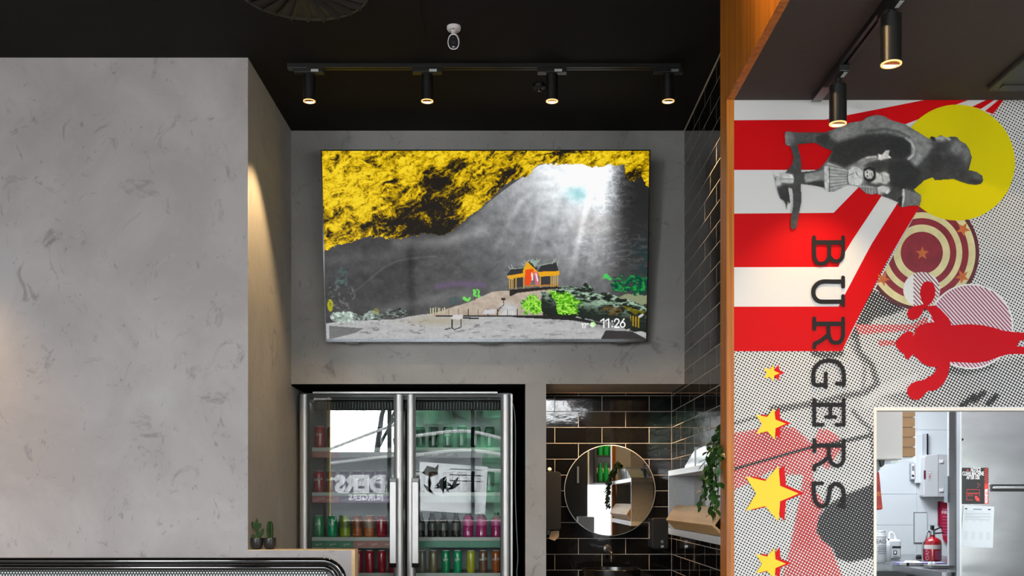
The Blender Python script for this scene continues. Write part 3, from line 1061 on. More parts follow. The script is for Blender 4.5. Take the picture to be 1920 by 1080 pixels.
# mossy boulder ridge and bushes at the right
rock = inpoly(Xw, Yw, [(1210, 775), (1260, 790), (1310, 752), (1400, 750), (1420, 765), (1450, 740), (1490, 755), (1500, 785), (1580, 785), (1700, 830), (1790, 850), (1790, 1000),
                       (1690, 985), (1560, 940), (1400, 915), (1220, 905), (1205, 840)])
tx = 0.13 + 0.06 * (n2 - 0.5) + 0.62 * sm(0.60, 0.82, ridge(X / 70 + Y / 60, Y / 26 - X / 130, 5, 0.7)) * sm(905, 800, Y - (X - 1400) * 0.16)
rc = np.stack([tx * 0.86, tx * 1.0 + 0.01, tx * 0.88], -1)
img[rock] = rc[rock]
put(img, (blob(X, Y, 1590, 880, 60, 25) > 0.4) * (n2 > 0.52) * 0.6, (0.48, 0.32, 0.12))
Xb = X + 60 * (n4 - 0.5) + 30 * (n5 - 0.5); Yb = Y + 70 * (n4[::-1] - 0.5) + 30 * (n5 - 0.5)
bush = ((blob(Xb, Yb, 1165, 855, 62, 56) > 0.4) | (blob(Xb, Yb, 1330, 845, 92, 60) > 0.4) | (blob(Xb, Yb, 1270, 800, 36, 30) > 0.4)) & (Y < 903)
bush &= ~inpoly(Xw, Yw, [(1215, 780), (1250, 775), (1290, 830), (1300, 903), (1212, 903)])
bt = ridge(X / 16, Y / 14, 4, 0.75)
bc = np.stack([np.interp(bt, [0.4, 0.65, 0.85], [0.14, 0.45, 0.80]), np.interp(bt, [0.4, 0.65, 0.85], [0.40, 0.80, 0.98]), np.interp(bt, [0.4, 0.65, 0.85], [0.05, 0.12, 0.45])], -1)
img[bush] = bc[bush]
tree = (blob(Xb, Yb, 1700, 740, 130, 50) > 0.42) & (n3 > 0.40) & (X > 1550)
tcv = sm(0.4, 0.7, fbm(X / 16, Y / 12))
img[tree] = np.stack([0.02 + 0.10 * tcv, 0.26 + 0.36 * tcv, 0.20 + 0.06 * tcv], -1)[tree]
put(img, (blob(Xb, Yb, 1562, 703, 20, 13) > 0.45) * 1.0, (0.25, 0.85, 0.35))
put(img, inpoly(X, Y, [(1690, 905), (1745, 915), (1750, 975), (1700, 960)]) * (np.sin(X / 2.4) > -0.2) * 0.9, (0.78, 0.62, 0.05))
put(img, inpoly(X, Y, [(1735, 910), (1760, 893), (1768, 902), (1742, 920)]) * 1.0, (0.8, 0.8, 0.8))
put(img, inpoly(Xw, Yw, [(1620, 805), (1700, 790), (1790, 800), (1790, 850), (1700, 830)]) * 0.8, (0.62, 0.66, 0.50))
put(img, inpoly(Xw, Yw, [(1640, 850), (1720, 870), (1770, 885), (1760, 905), (1680, 880)]) * 0.7, (0.50, 0.47, 0.05))
# pavilion
put(img, inpoly(X, Y, [(1038, 768), (1300, 748), (1310, 760), (1190, 772), (1080, 785), (1050, 800), (1040, 800)]) * 1.0, (0.16, 0.13, 0.12))
for q in ([(1022, 690), (1055, 650), (1120, 645), (1118, 680), (1075, 690)], [(1190, 672), (1208, 640), (1290, 622), (1303, 668), (1270, 672)], [(1108, 662), (1122, 640), (1150, 612), (1180, 640), (1192, 660)]):
    put(img, inpoly(X, Y, q) * 1.0, (0.19, 0.19, 0.20))
for pts in ([(1035, 640), (1040, 655), (1060, 655), (1118, 650)], [(1048, 635), (1056, 650)], [(1195, 640), (1280, 622), (1290, 600)], [(1268, 630), (1280, 604)],
            [(1296, 640), (1302, 612)], [(1105, 625), (1112, 640), (1148, 608)], [(1118, 612), (1126, 626)], [(1185, 600), (1195, 620), (1204, 604)], [(1165, 605), (1150, 620), (1185, 635)]):
    put(img, (pathd(X, Y, pts) < 2.2) * 1.0, (0.62, 0.68, 0.62))
put(img, inpoly(X, Y, [(1150, 612), (1196, 612), (1176, 650)]) * 0.9, (0.60, 0.70, 0.66))
for q in ([(1026, 694), (1120, 678), (1120, 702), (1075, 706), (1068, 716), (1048, 712), (1030, 706)], [(1190, 672), (1306, 668), (1308, 690), (1200, 698)], [(1110, 668), (1122, 640), (1135, 618), (1190, 670), (1188, 690), (1112, 692)]):
    put(img, inpoly(X, Y, q) * 1.0, (0.92, 0.66, 0.08))
put(img, inpoly(X, Y, [(1124, 662), (1168, 655), (1168, 700), (1146, 745), (1120, 742)]) * 1.0, (0.93, 0.30, 0.05))
put(img, inpoly(X, Y, [(1170, 672), (1190, 672), (1200, 745), (1180, 745)]) * 1.0, (0.85, 0.42, 0.45))
put(img, inpoly(X, Y, [(1060, 706), (1112, 700), (1112, 752), (1060, 758)]) * 0.9, (0.2, 0.19, 0.2))
put(img, inpoly(X, Y, [(1206, 698), (1262, 694), (1262, 742), (1206, 745)]) * 0.9, (0.2, 0.19, 0.2))
for x_ in (1040, 1052, 1060, 1073, 1116, 1206, 1262, 1274, 1284, 1298):
    put(img, ((np.abs(X - x_) < 2.2) & (Y > 690) & (Y < 764 - (x_ - 1040) * 0.05)) * 1.0, (0.84, 0.66, 0.25))
put(img, (segd(X, Y, 1160, 680, 1162, 715) < 4) * 1.0, (1, 0.9, 0.95))
put(img, (segd(X, Y, 1182, 682, 1190, 720) < 3.5) * 1.0, (1, 0.9, 0.95))
put(img, (segd(X, Y, 1120, 748, 1300, 742) < 3) * 1.0, (0.75, 0.50, 0.10))
# clock and weather
Wt = (1.0, 1.0, 1.0)
put(img, blob(X, Y, 1600, 950, 130, 34) * 0.45, (0.32, 0.32, 0.32))


def strokes(ox, oy, s_, paths, wd):
    for p in paths:
        put(img, sm(wd + 1.2, wd - 0.6, pathd(X, Y, [(ox + a * s_, oy + b * s_) for a, b in p])), Wt)


def arc(cx, cy, rx, ry, a0, a1, n=14):
    return [(cx + rx * math.cos(math.radians(a0 + (a1 - a0) * k / n)), cy + ry * math.sin(math.radians(a0 + (a1 - a0) * k / n))) for k in range(n + 1)]


one = [[(0, 12), (16, 2), (16, 48)]]
strokes(1534, 922, 1, one, 3.0)
strokes(1560, 922, 1, one, 3.0)
strokes(1595, 922, 1, [[(0, 14), (0, 15)], [(0, 42), (0, 43)]], 3.8)
strokes(1607, 922, 1, [arc(13, 14, 12, 12, 170, 380) + [(2, 46)], [(2, 47), (27, 47)]], 3.0)
strokes(1640, 922, 1, [arc(12, 33, 12, 14, 0, 360), [(19, 2), (3, 25)]], 3.0)
strokes(1428, 948, 0.5, one, 2.0)
strokes(1442, 948, 0.5, [[(0, 2), (24, 2), (8, 48)]], 2.0)
strokes(1461, 948, 0.5, [arc(4, 4, 5, 5, 0, 360)], 1.4)
put(img, (np.hypot(X - 1491, Y - 954) < 15) * 1.0, (0.72, 0.92, 0.62))
put(img, (np.hypot(X - 1486, Y - 958) < 10) * 0.8, (0.95, 1.0, 0.92))
cols = srgb2lin(img) ** 1.0
sx0, sx1, sz0, sz1 = -hw + b1, hw - b1, 0.017, TH_ - b1
pos = np.stack([sx0 + U * (sx1 - sx0), np.full(X.shape, -0.0015), sz1 - V * (sz1 - sz0)], -1)
_o = origin_of(tv)
pos_w = pos + np.array([_o.x, _o.y, _o.z])
grid_obj('screen', attrmat('screen_picture', emit=0.96), tv, pos_w, cols)
# ------------------------------------------------------------------ drinks fridge
FX0, FX1 = PX(562, DG), PX(958, DG)
FZ = PZ(736, DG)
FB = DG + 0.62
fr_ = thing('drinks_fridge', 'tall double glass-door drinks fridge with silver frames set in the black recess', 'fridge', ((FX0 + FX1) / 2, DG + 0.3, 0))
cb = MB()
cb.box(FX0, FX0 + 0.03, DG + 0.05, FB, 0.05, FZ).box(FX1 - 0.03, FX1, DG + 0.05, FB, 0.05, FZ)
cb.box(FX0 + 0.03, FX1 - 0.03, FB - 0.04, FB, 0.05, FZ).box(FX0 + 0.03, FX1 - 0.03, DG + 0.05, FB - 0.04, FZ - 0.04, FZ).box(FX0 + 0.03, FX1 - 0.03, DG + 0.05, FB - 0.04, 0.05, 0.30)
cb.build('cabinet', 'black', fr_)
li = MB()
li.box(FX0 + 0.0305, FX0 + 0.038, DG + 0.07, FB - 0.05, 0.30, FZ - 0.05).box(FX1 - 0.038, FX1 - 0.0305, DG + 0.07, FB - 0.05, 0.30, FZ - 0.05)
li.box(FX0 + 0.06, FX1 - 0.06, FB - 0.05, FB - 0.0405, 0.30, FZ - 0.05)
li.build('liner', mat('grey_liner', '85878a', 0.5), fr_)
BX(PX(587, DG), PX(933, DG), DG - 0.012, DG + 0.03, PZ(738.2, DG), PZ(734.6, DG)).build('top_bar', 'alu', fr_, bevel=0.001)
BX(FX0, FX1 + 0.005, DG + 0.03, DG + 0.05, PZ(742, DG), FZ).build('top_trim', 'blackmetal', fr_)
BX(PX(957.5, DG), PX(961, DG), DG + 0.0, DG + 0.045, 0.1, PZ(739, DG)).build('side_trim', 'alu', fr_)
# evaporator grille behind the top of the doors
gz0, gz1 = PZ(768, 6.30), PZ(750, 6.30)
BX(FX0 + 0.061, FX1 - 0.061, 6.31, 6.35, gz0, gz1).build('air_duct', 'darkgrey', fr_)
gm = BX(-0.004, 0.004, 6.303, 6.311, gz0 + 0.004, gz1 - 0.004).mesh('duct_rib', 'black', Vector((0, 6.307, (gz0 + gz1) / 2)))
nr = 62
for k in range(nr):
    o = bpy.data.objects.new('duct_rib', gm)
    C.objects.link(o)
    o.parent = fr_
    o.location = Vector((FX0 + 0.08 + (FX1 - FX0 - 0.16) * k / (nr - 1), 6.307, (gz0 + gz1) / 2)) - origin_of(fr_)
BX(-0.668, -0.652, 6.33, 6.38, 0.3, FZ - 0.05).build('centre_mullion', 'darkgrey', fr_)


def stile(mb, a, b_):
    """rounded aluminium section between two x values"""
    n = 8
    poly = [(a, DG + 0.03), (a, DG)]
    for k in range(n + 1):
        t_ = k / n
        poly.append((a + (b_ - a) * t_, DG - 0.010 * math.sin(math.pi * t_) ** 0.5 if 0 < t_ < 1 else DG))
    poly += [(b_, DG + 0.03)]
    mb.prism(poly, 0.12, PZ(739.5, DG), 'z')


for dn, s0, s1, g0, g1, hx0, hx1 in (('left', (562, 576), (741, 755), 576, 741, 730, 743), ('right', (763.5, 776.5), (941.5, 955), 776.5, 941.5, 772, 785)):
    dr = thing('door', None, None)
    dr.parent = fr_
    dr.location = (0, 0, 0)
    m_ = MB()
    stile(m_, PX(s0[0], DG), PX(s0[1], DG))
    stile(m_, PX(s1[0], DG), PX(s1[1], DG))
    m_.build('door_frame', 'alu', dr, smooth=True)
    g_ = MB()
    a, b_ = PX(g0, DG), PX(g1, DG)
    g_.box(a, a + 0.009, DG + 0.004, DG + 0.028, 0.14, PZ(745, DG)).box(b_ - 0.009, b_, DG + 0.004, DG + 0.028, 0.14, PZ(745, DG))
    g_.box(a, b_, DG + 0.004, DG + 0.028, PZ(745, DG), PZ(741, DG)).box(a, b_, DG + 0.004, DG + 0.028, 0.12, 0.14)
    g_.build('gasket', 'black', dr)
    gl = BX(a + 0.008, b_ - 0.008, DG + 0.0055, DG + 0.0055001, 0.13, PZ(744.5, DG))
    gl = MB().add([(a + 0.008, DG + 0.005, 0.13), (b_ - 0.008, DG + 0.005, 0.13), (b_ - 0.008, DG + 0.005, PZ(744.5, DG)), (a + 0.008, DG + 0.005, PZ(744.5, DG))], [(0, 1, 2, 3)])
    gl.build('glass_pane', 'glass', dr)
    h0, h1 = PX(hx0, DG - 0.05), PX(hx1, DG - 0.05)
    yy = DG - 0.05
    MB().prism([(h0, yy + 0.02), (h0, yy + 0.006), (h0 + 0.004, yy), (h1 - 0.004, yy), (h1, yy + 0.006), (h1, yy + 0.02)], PZ(1056, yy), PZ(904, yy), 'z').build('handle', 'alu', dr)
    MB().box(h0, h1, yy, DG + 0.0, PZ(904, yy), PZ(896, yy)).box(h0, h1, yy, DG + 0.0, PZ(1064, yy), PZ(1056, yy)).build('handle_cap', 'blackgloss', dr, bevel=0.002)

# decorative strip of letters printed at the top of the left door
text_obj('door_lettering', 'abcoqeco9o', 0.028, 'paper', bpy.data.objects['door'], lambda x, y: Vector((PX(605, DG) + x * 0.8, DG + 0.0025, PZ(747.5, DG) + y * 0.72)), bold=0.001)

# shelves with their price strips
YS = 6.33
SH = {}
for dn, x0p, x1p in (('left', 585, 741), ('right', 777, 938)):
    for r, py in enumerate((840, 924, 1008, 1075)):
        z_ = PZ(py, YS)
        xa, xb = PX(x0p, YS), PX(x1p, YS)
        if dn == 'right': xa = PX(775, YS)
        sh = BX(xa, xb, YS, FB - 0.06, z_ - 0.018, z_).build('shelf', 'strip', fr_)
        BX(xa, xb, YS - 0.006, YS, z_ - 0.020, z_ + 0.003).build('shelf_edge', 'strip', sh)
        SH[(dn, r)] = z_
strips = {('left', 0): ['8e4a3c', '8a5550', '77706d', '77706d', '7d7876', '7d7876'], ('left', 1): ['8e3a3c', '8a3a48', '5c3a6c', '67427a', '67427a', '6e4a80'],
          ('left', 2): ['15684a', '15684a', '15684a', '8c4238', '8c4238', '8c4238'], ('left', 3): ['8c8a86'] * 6,
          ('right', 0): ['4a4a4c', '4a4a4c', '4a4a4c', '6c6c6c', '6c6c6c', '6c6c6c'], ('right', 1): ['4c5a58'] * 6,
          ('right', 2): ['1c6a50', '1c6a50', '1c6a50', '1c6a50', '1c6a50', '1c6a50'], ('right', 3): ['8c8a86'] * 6}
cm = {}


def cmat(h, rough=0.4, **k):
    key = (h, rough, tuple(sorted(k.items())))
    if key not in cm: cm[key] = mat('print_' + h, h, rough, **k)
    return cm[key]


words_ = {'8e3a3c': 'Coca-Cola', '8a3a48': 'Coca-Cola', '5c3a6c': 'Coca-Cola', '67427a': 'Coca-Cola', '15684a': 'Sprite', '8c4238': 'Deli\'s', '4a4a4c': 'pump', '1c6a50': None, '6e4a80': 'Coca-Cola'}
for (dn, r), cl in strips.items():
    x0p, x1p = (585, 741) if dn == 'left' else (776, 938)
    z_ = SH[(dn, r)]
    for k, h in enumerate(cl):
        xa = PX(x0p + (x1p - x0p) * k / 6, YS) + 0.0005
        xb = PX(x0p + (x1p - x0p) * (k + 1) / 6, YS) - 0.0005
        if r == 3: continue
        o = BX(xa, xb, YS - 0.008, YS - 0.006, z_ - 0.062, z_ - 0.0215).build('price_label', cmat(h), fr_)
        if words_.get(h):
            text_obj('lettering', words_[h], 0.02, cmat('c9b8b4'), o, lambda x, y, c_=(xa + xb) / 2, z__=z_: Vector((c_ + x * 0.85, YS - 0.0085, z__ - 0.042 + y + x * 0.15)))
BX(PX(585, YS), PX(741, YS), YS - 0.009, YS - 0.0085, SH[('left', 2)] - 0.066, SH[('left', 2)] - 0.063).build('strip_edge', 'strip', fr_)


# soft-drink cans: one mesh set per kind, copied
def can_proto(kind):
    prof = {'can': [(0.022, 0.0), (0.028, 0.004), (0.0325, 0.014), (0.033, 0.02), (0.033, 0.118), (0.031, 0.126), (0.0262, 0.136)],
            'slim': [(0.02, 0.0), (0.025, 0.006), (0.0265, 0.014), (0.0265, 0.122), (0.0235, 0.134), (0.0215, 0.14)],
            'bottle': [(0.022, 0.0), (0.029, 0.004), (0.030, 0.02), (0.0285, 0.05), (0.0300, 0.075), (0.0285, 0.10), (0.022, 0.118), (0.013, 0.138)],
            'sport': [(0.026, 0.0), (0.033, 0.005), (0.034, 0.03), (0.031, 0.04), (0.034, 0.05), (0.031, 0.06), (0.034, 0.07), (0.034, 0.118), (0.028, 0.13), (0.017, 0.142)]}[kind]
    top = {'can': [(0.0262, 0.136), (0.0268, 0.1385), (0.0255, 0.1395), (0.024, 0.137), (0, 0.137)],
           'slim': [(0.0215, 0.14), (0.0222, 0.1425), (0.021, 0.1435), (0.0195, 0.141), (0, 0.141)],
           'bottle': [(0.0135, 0.138), (0.0145, 0.140), (0.0145, 0.153), (0.012, 0.155), (0, 0.155)],
           'sport': [(0.0175, 0.142), (0.0185, 0.144), (0.0185, 0.158), (0.015, 0.160), (0, 0.160)]}[kind]
    return prof, top


meshes = {}


def drink(kind, colr, x, y, z_, label, group, capcol='c8c8cb', band=None, word=None, wcol='e8ece8'):
    t = thing('soda_can' if kind in ('can', 'slim') else 'drink_bottle', label, 'can' if kind in ('can', 'slim') else 'bottle', (x, y, z_ + 0.0005), group)
    prof, top = can_proto(kind)
    key = (kind, colr)
    if key not in meshes:
        meshes[key] = MB().lathe(prof, n=22).mesh('body', cmat(colr, 0.22 if kind in ('can', 'slim') else 0.12), smooth=True)
    ktop = (kind, 'top', capcol)
    if ktop not in meshes:
        meshes[ktop] = MB().lathe(top, n=22).mesh('lid', cmat(capcol, 0.25), smooth=True)
    for nm, me in (('body', meshes[key]), ('lid', meshes[ktop])):
        o = bpy.data.objects.new(nm if kind in ('can', 'slim') or nm == 'body' else 'cap', me)
        C.objects.link(o)
        o.parent = t
    r0 = {'can': 0.0331, 'slim': 0.0266, 'bottle': 0.0301, 'sport': 0.0341}[kind]
    if band:
        z0, z1, c_ = band
        kb = (kind, 'band', c_, z0)
        if kb not in meshes:
            meshes[kb] = MB().lathe([(r0 + 0.0002, z0), (r0 + 0.0006, z0), (r0 + 0.0006, z1), (r0 + 0.0002, z1)], n=22).mesh('label_band', cmat(c_, 0.35), smooth=True)
        o = bpy.data.objects.new('label_band', meshes[kb])
        C.objects.link(o)
        o.parent = t
    if word:
        kw = (kind, word, wcol)
        rr = r0 + 0.001
        if kw not in meshes:
            q = text_obj('lettering', word, 0.023, cmat(wcol, 0.4), None, lambda a, b_: Vector((rr * math.sin(a / rr), -rr * math.cos(a / rr), 0.086 + b_ + a * 0.12)), sx=0.62 if len(word) > 5 else 0.8)
            meshes[kw] = q.data
            q.parent = t
        else:
            q = bpy.data.objects.new('lettering', meshes[kw])
            C.objects.link(q)
            q.parent = t
    return t


ordn = ['first', 'second', 'third', 'fourth', 'fifth', 'sixth', 'seventh']
rowname = ['top shelf', 'second shelf', 'third shelf', 'bottom shelf']
GRN, YGR, ORG, RED, DRK, PUR, TAU, PNK, BLK = '0f7a4c', '8d9a26', 'a04e22', '8e1226', '2b1c22', '4d3a5c', '6a6258', 'a02a66', '17171a'
cname = {GRN: 'green', YGR: 'yellow-green', ORG: 'orange', RED: 'red', DRK: 'dark maroon', PUR: 'purple', TAU: 'grey-brown', PNK: 'pink', BLK: 'black'}
rowsd = {
    ('left', 0): [(600, 'can', RED, 'Coke'), (623, 'can', DRK, None), (647, 'can', BLK, None), (670, 'can', BLK, None), (693, 'can', BLK, None), (716, 'can', BLK, None)],
    ('left', 1): [(598, 'can', RED, 'Coca-Cola'), (621, 'can', '5e1830', 'Coca-Cola'), (645, 'can', PUR, None), (669, 'can', PUR, 'Coke'), (692, 'can', PUR, 'Coke'), (715, 'can', PUR, 'Coke')],
    ('left', 2): [(598, 'can', GRN, 'Sprite'), (623, 'can', '0a8a5a', 'Sprite'), (647, 'can', YGR, None), (670, 'can', ORG, None), (693, 'can', 'a85a2a', None), (716, 'can', RED, None)],
    ('left', 3): [(606, 'slim', RED, None), (628, 'slim', RED, None), (650, 'slim', RED, None), (672, 'slim', RED, None), (693, 'slim', 'a0102a', None), (716, 'slim', 'a0102a', None), (736, 'slim', RED, None)],
    ('right', 0): [(788, 'can', BLK, 'pump'), (813, 'can', BLK, 'pump'), (840, 'can', BLK, 'pump'), (866, 'can', BLK, None), (892, 'can', BLK, None), (918, 'can', BLK, None)],
    ('right', 1): [(788, 'can', BLK, None), (813, 'can', DRK, None), (840, 'can', BLK, None), (866, 'can', DRK, None), (892, 'can', BLK, None), (918, 'can', DRK, None)],
    ('right', 2): [(788, 'bottle', '2a2524', None), (810, 'bottle', '2a2524', None), (832, 'bottle', '2a2524', None), (855, 'bottle', '2a2524', None), (878, 'sport', PNK, None), (903, 'sport', PNK, None), (931, 'sport', PNK, None)],
    ('right', 3): [(791, 'slim', TAU, None), (812, 'slim', '7a6a50', None), (836, 'slim', GRN, 'Sprite'), (858, 'slim', '0a8a5a', 'Sprite'), (883, 'slim', 'a8a02a', None), (906, 'slim', '6a4a3a', 'FANTA'), (930, 'slim', ORG, 'FANTA')],
}
extra = {'5e1830': 'wine-red', '0a8a5a': 'bright green', 'a85a2a': 'pale orange', 'a0102a': 'bright red', '7a6a50': 'sandy brown', '2a2524': 'dark', 'a8a02a': 'yellow', '6a4a3a': 'brown-orange'}
cname.update(extra)
for (dn, r), items in rowsd.items():
    for i, (px, kind, colr, word) in enumerate(items):
        y_ = YS + 0.045
        nm = ('slim ' if kind == 'slim' else '') + ('soda can' if kind in ('can', 'slim') else 'bottle')
        lab = '%s %s, %s from left on %s behind the %s fridge door' % (cname[colr], nm, ordn[i], rowname[r], dn)
        band = None
        if kind == 'bottle': band = (0.045, 0.09, '4c4846')
        if kind == 'sport': band = (0.075, 0.115, 'c45a8e')
        if colr in (YGR, ORG, 'a85a2a') and kind == 'can': band = (0.06, 0.10, {'8d9a26': '5d6a1c', ORG: '7a3a1c', 'a85a2a': '8c7060'}[colr])
        t = drink(kind, colr, PX(px, y_), y_, SH[(dn, r)], lab, 'drinks on the %s behind the %s door' % (rowname[r], dn),
                  capcol='c8c8cb' if kind in ('can', 'slim') else '18181a', band=band, word=word, wcol='e6e8e4')
        # a second row stands behind the first
        kd = {'can': 'soda_can', 'slim': 'soda_can'}.get(kind, 'drink_bottle')
# white cable hanging beside the fridge
xcab = [(959, 756), (963, 762), (966, 790), (966.5, 850), (966, 900), (967, 950), (969, 1000), (971, 1045), (969, 1075), (972, 1092)]
pts = [P(a, b_, DG + 0.03) for a, b_ in xcab]
tag(MB().tube(cat_rom([tuple(p) for p in pts], 6), 0.0028, 8).build('power_cable', 'greyplastic', None, origin=tuple(pts[-1]), smooth=True),
    'thin grey cable hanging down beside the right edge of the fridge', 'cable')
# ------------------------------------------------------------------ wash niche
mc = P(1143.5, 919.5, DN - 0.03)
mr = 85.5 / F * (DN - 0.03)
mi = thing('round_mirror', 'round frameless mirror on the black tiles above the basin', 'mirror', tuple(mc), rot=(0, 0, 0))
MB().lathe([(mr - 0.004, 0.0), (mr, 0.001), (mr, 0.005), (0, 0.005)], n=96, axis=(0, 1, 0)).build('mirror_rim', 'alu', mi, local=True)
MB().lathe([(0, -0.0006), (mr - 0.004, -0.0006), (mr - 0.0035, 0.0)], n=96, axis=(0, 1, 0)).build('mirror_glass', 'mirror', mi, local=True)
MB().lathe([(mr * 0.62, 0.0052), (mr * 0.62, 0.012), (0, 0.012)], n=48, axis=(0, 1, 0)).build('backplate', 'black', mi, local=True)
for i, px in enumerate((1085, 1210)):
    l = bpy.data.lights.new('niche_beam', 'SPOT')
    l.energy, l.color, l.spot_size, l.spot_blend, l.shadow_soft_size = 42, (1.0, 0.62, 0.30), math.radians(120), 0.6, 0.02
    lo_ = bpy.data.objects.new('niche_beam', l); C.objects.link(lo_); lo_.location = (PX(px, 6.2), 6.2, zs - 0.01); lo_.rotation_euler = (math.radians(12), 0, 0)
# wall tap with round rose
tp = P(1139, 1029, DN)
t = thing('wall_tap', 'black wall-mounted tap with a round plate between mirror and basin', 'tap', tuple(tp))
MB().lathe([(0.028, 0.0), (0.028, 0.006), (0.024, 0.009), (0, 0.009)], axis=(0, -1, 0), n=32).build('rose', mat('gunmetal', '56504c', 0.3, metal=0.8), t, local=True, smooth=True)
MB().tube(cat_rom([(0, -0.006, 0), (0.004, -0.05, -0.002), (0.010, -0.12, -0.012), (0.011, -0.145, -0.035), (0.011, -0.147, -0.075)], 5), 0.0095, 14).build('spout', mat('gunmetal2', '4a443f', 0.25, metal=0.8), t, local=True, smooth=True)
MB().tube([(0, -0.006, 0), (0, -0.028, 0.0)], 0.014, 16).build('valve', 'blackmetal', t, local=True, smooth=True)
# vessel basin on a dark bench
bc_ = P(1146, 1066, 6.24)
bz1 = bc_.z
t = thing('wash_basin', 'round black vessel basin under the tap', 'basin', (bc_.x, 6.24, bz1 - 0.13))
MB().lathe([(0.10, 0), (0.15, 0.01), (0.178, 0.05), (0.182, 0.128), (0.179, 0.131), (0.172, 0.128), (0.165, 0.06), (0.12, 0.025), (0, 0.02)], n=56).build('bowl', mat('satin_black_ceramic', '0c0c0c', 0.22), t, local=True, smooth=True)
MB().lathe([(0.02, 0.021), (0.018, 0.026), (0, 0.027)], n=20).build('drain', 'aludark', t, local=True, smooth=True)
t = thing('washstand', 'dark washstand bench under the round basin', 'bench', (0.63, 6.25, 0))
BX(xn + 0.002, XR - 0.002, DB + 0.04, DN - 0.002, bz1 - 0.17, bz1 - 0.1305).build('bench_top', 'black', t)
BX(xn + 0.002, XR - 0.002, DB + 0.06, DN - 0.004, 0.1, bz1 - 0.1705).build('bench_front', 'darkgrey', t)
# soap dispenser
sc = P(1236, 1000, DN - 0.05)
t = thing('soap_dispenser', 'black rounded soap dispenser on the tiles right of the mirror', 'soap dispenser', (sc.x, DN - 0.001, sc.z))
ww, hh = 16 / F * DN, 29 / F * DN
rr_ = 0.018
poly = []
for cx0, cz0, a0 in ((ww - rr_, hh - rr_, 0), (-ww + rr_, hh - rr_, 90), (-ww + rr_, -hh + rr_, 180), (ww - rr_, -hh + rr_, 270)):
    for k in range(6):
        a = math.radians(a0 + 18 * k)
        poly.append((cx0 + rr_ * math.cos(a), cz0 + rr_ * math.sin(a)))
MB().prism(poly, -0.095, 0.0).build('dispenser_body', mat('satin_black', '090909', 0.5, spec=0.2), t, local=True, bevel=0.008, seg=3)
for dz, mm in ((-0.052, 'darkgrey'), (-0.083, 'chrome')):
    MB().lathe([(0.011, 0), (0.010, 0.003), (0, 0.0032)], (0.012, -0.0953, dz), n=20, axis=(0, -1, 0)).build('button', 'aludark' if mm == 'darkgrey' else 'steel', t, local=True, smooth=True)
# paper towel dispenser, hand sheet hanging below
t = thing('towel_dispenser', 'dark grey paper-towel dispenser at the left of the niche', 'towel dispenser', (PX(1038, DN), DN - 0.001, PZ(940, DN)))
x0, x1 = PX(1024.5, DN - 0.1), PX(1052, DN - 0.1)
MB().prism([(x0, PZ(994, DN - 0.1)), (x1 - 0.012, PZ(994, DN - 0.1)), (x1, PZ(990, DN - 0.1)), (x1, PZ(888, DN - 0.1)), (x1 - 0.02, PZ(884, DN - 0.1)), (x0, PZ(884, DN - 0.1))], DN - 0.10, DN - 0.002).build('dispenser_case', 'darkgrey', t, bevel=0.004)
MB().prism([(PX(1026, DN - 0.1), PZ(1003, DN - 0.1)), (PX(1031, DN - 0.1), PZ(1003, DN - 0.1)), (PX(1032, DN - 0.1), PZ(994, DN - 0.1)), (PX(1026, DN - 0.1), PZ(994, DN - 0.1))], DN - 0.09, DN - 0.04).build('outlet', 'black', t)
sh = MB().prism([(PX(1033, 6.46), PZ(996, 6.46)), (PX(1048, 6.46), PZ(995, 6.46)), (PX(1048, 6.46), PZ(1006, 6.46)), (PX(1040, 6.46), PZ(1014, 6.46)), (PX(1029, 6.46), PZ(1010, 6.46))], 6.455, 6.458).build('paper_sheet', mat('kraft_paper', 'a08f7c', 0.8), t)
pk = P(1030.5, 880, DN - 0.01)
t = MB().lathe([(0.012, 0), (0.013, 0.008), (0.009, 0.016), (0, 0.018)], n=20, axis=(0, -1, 0)).add([(-0.004, -0.006, -0.01), (0.004, -0.006, -0.01), (0.0, -0.006, -0.03), (-0.004, -0.001, -0.01), (0.004, -0.001, -0.01), (0.0, -0.001, -0.03)], [(0, 1, 2), (3, 5, 4), (0, 3, 4, 1), (1, 4, 5, 2), (2, 5, 3, 0)]).build('wall_hook', 'whiteplastic', None, origin=(0, 0, 0))
t.location = pk + Vector((0, 0.008, 0))
tag(t, 'small white round hook on the tiles above the towel dispenser', 'hook')

# recessed shelf unit in the tiled side wall
XS = 0.885
t = thing('wall_shelf', 'pale stone-laminate open shelf box set in the black tiled side wall', 'shelf', (XR, 5.5, RZ0))
sy0, sy1 = DM + 0.125, 5.64
th = PZ(883, 5.64) - PZ(892.5, 5.64)
BX(XS, XR - 0.001, sy0, sy1, RZ1 - th, RZ1).build('top_board', 'shelftop', t)
zb0 = PZ(1001, 5.64); zb1 = PZ(990, 5.64)
BX(XS, XR - 0.001, sy0, sy1, zb0, zb1).build('bottom_board', 'shelftop', t)
BX(1.03, XR - 0.001, sy0, sy1, zb1, RZ1 - th).build('back_panel', 'shelfgrey', t)
BX(XS, 1.03, sy1 - 0.012, sy1, zb1, RZ1 - th).build('end_panel', 'shelfgrey', t)
BX(XS + 0.04, 1.03, sy0, sy0 + 0.012, zb1, RZ1 - th).build('end_panel', 'shelfgrey', t)
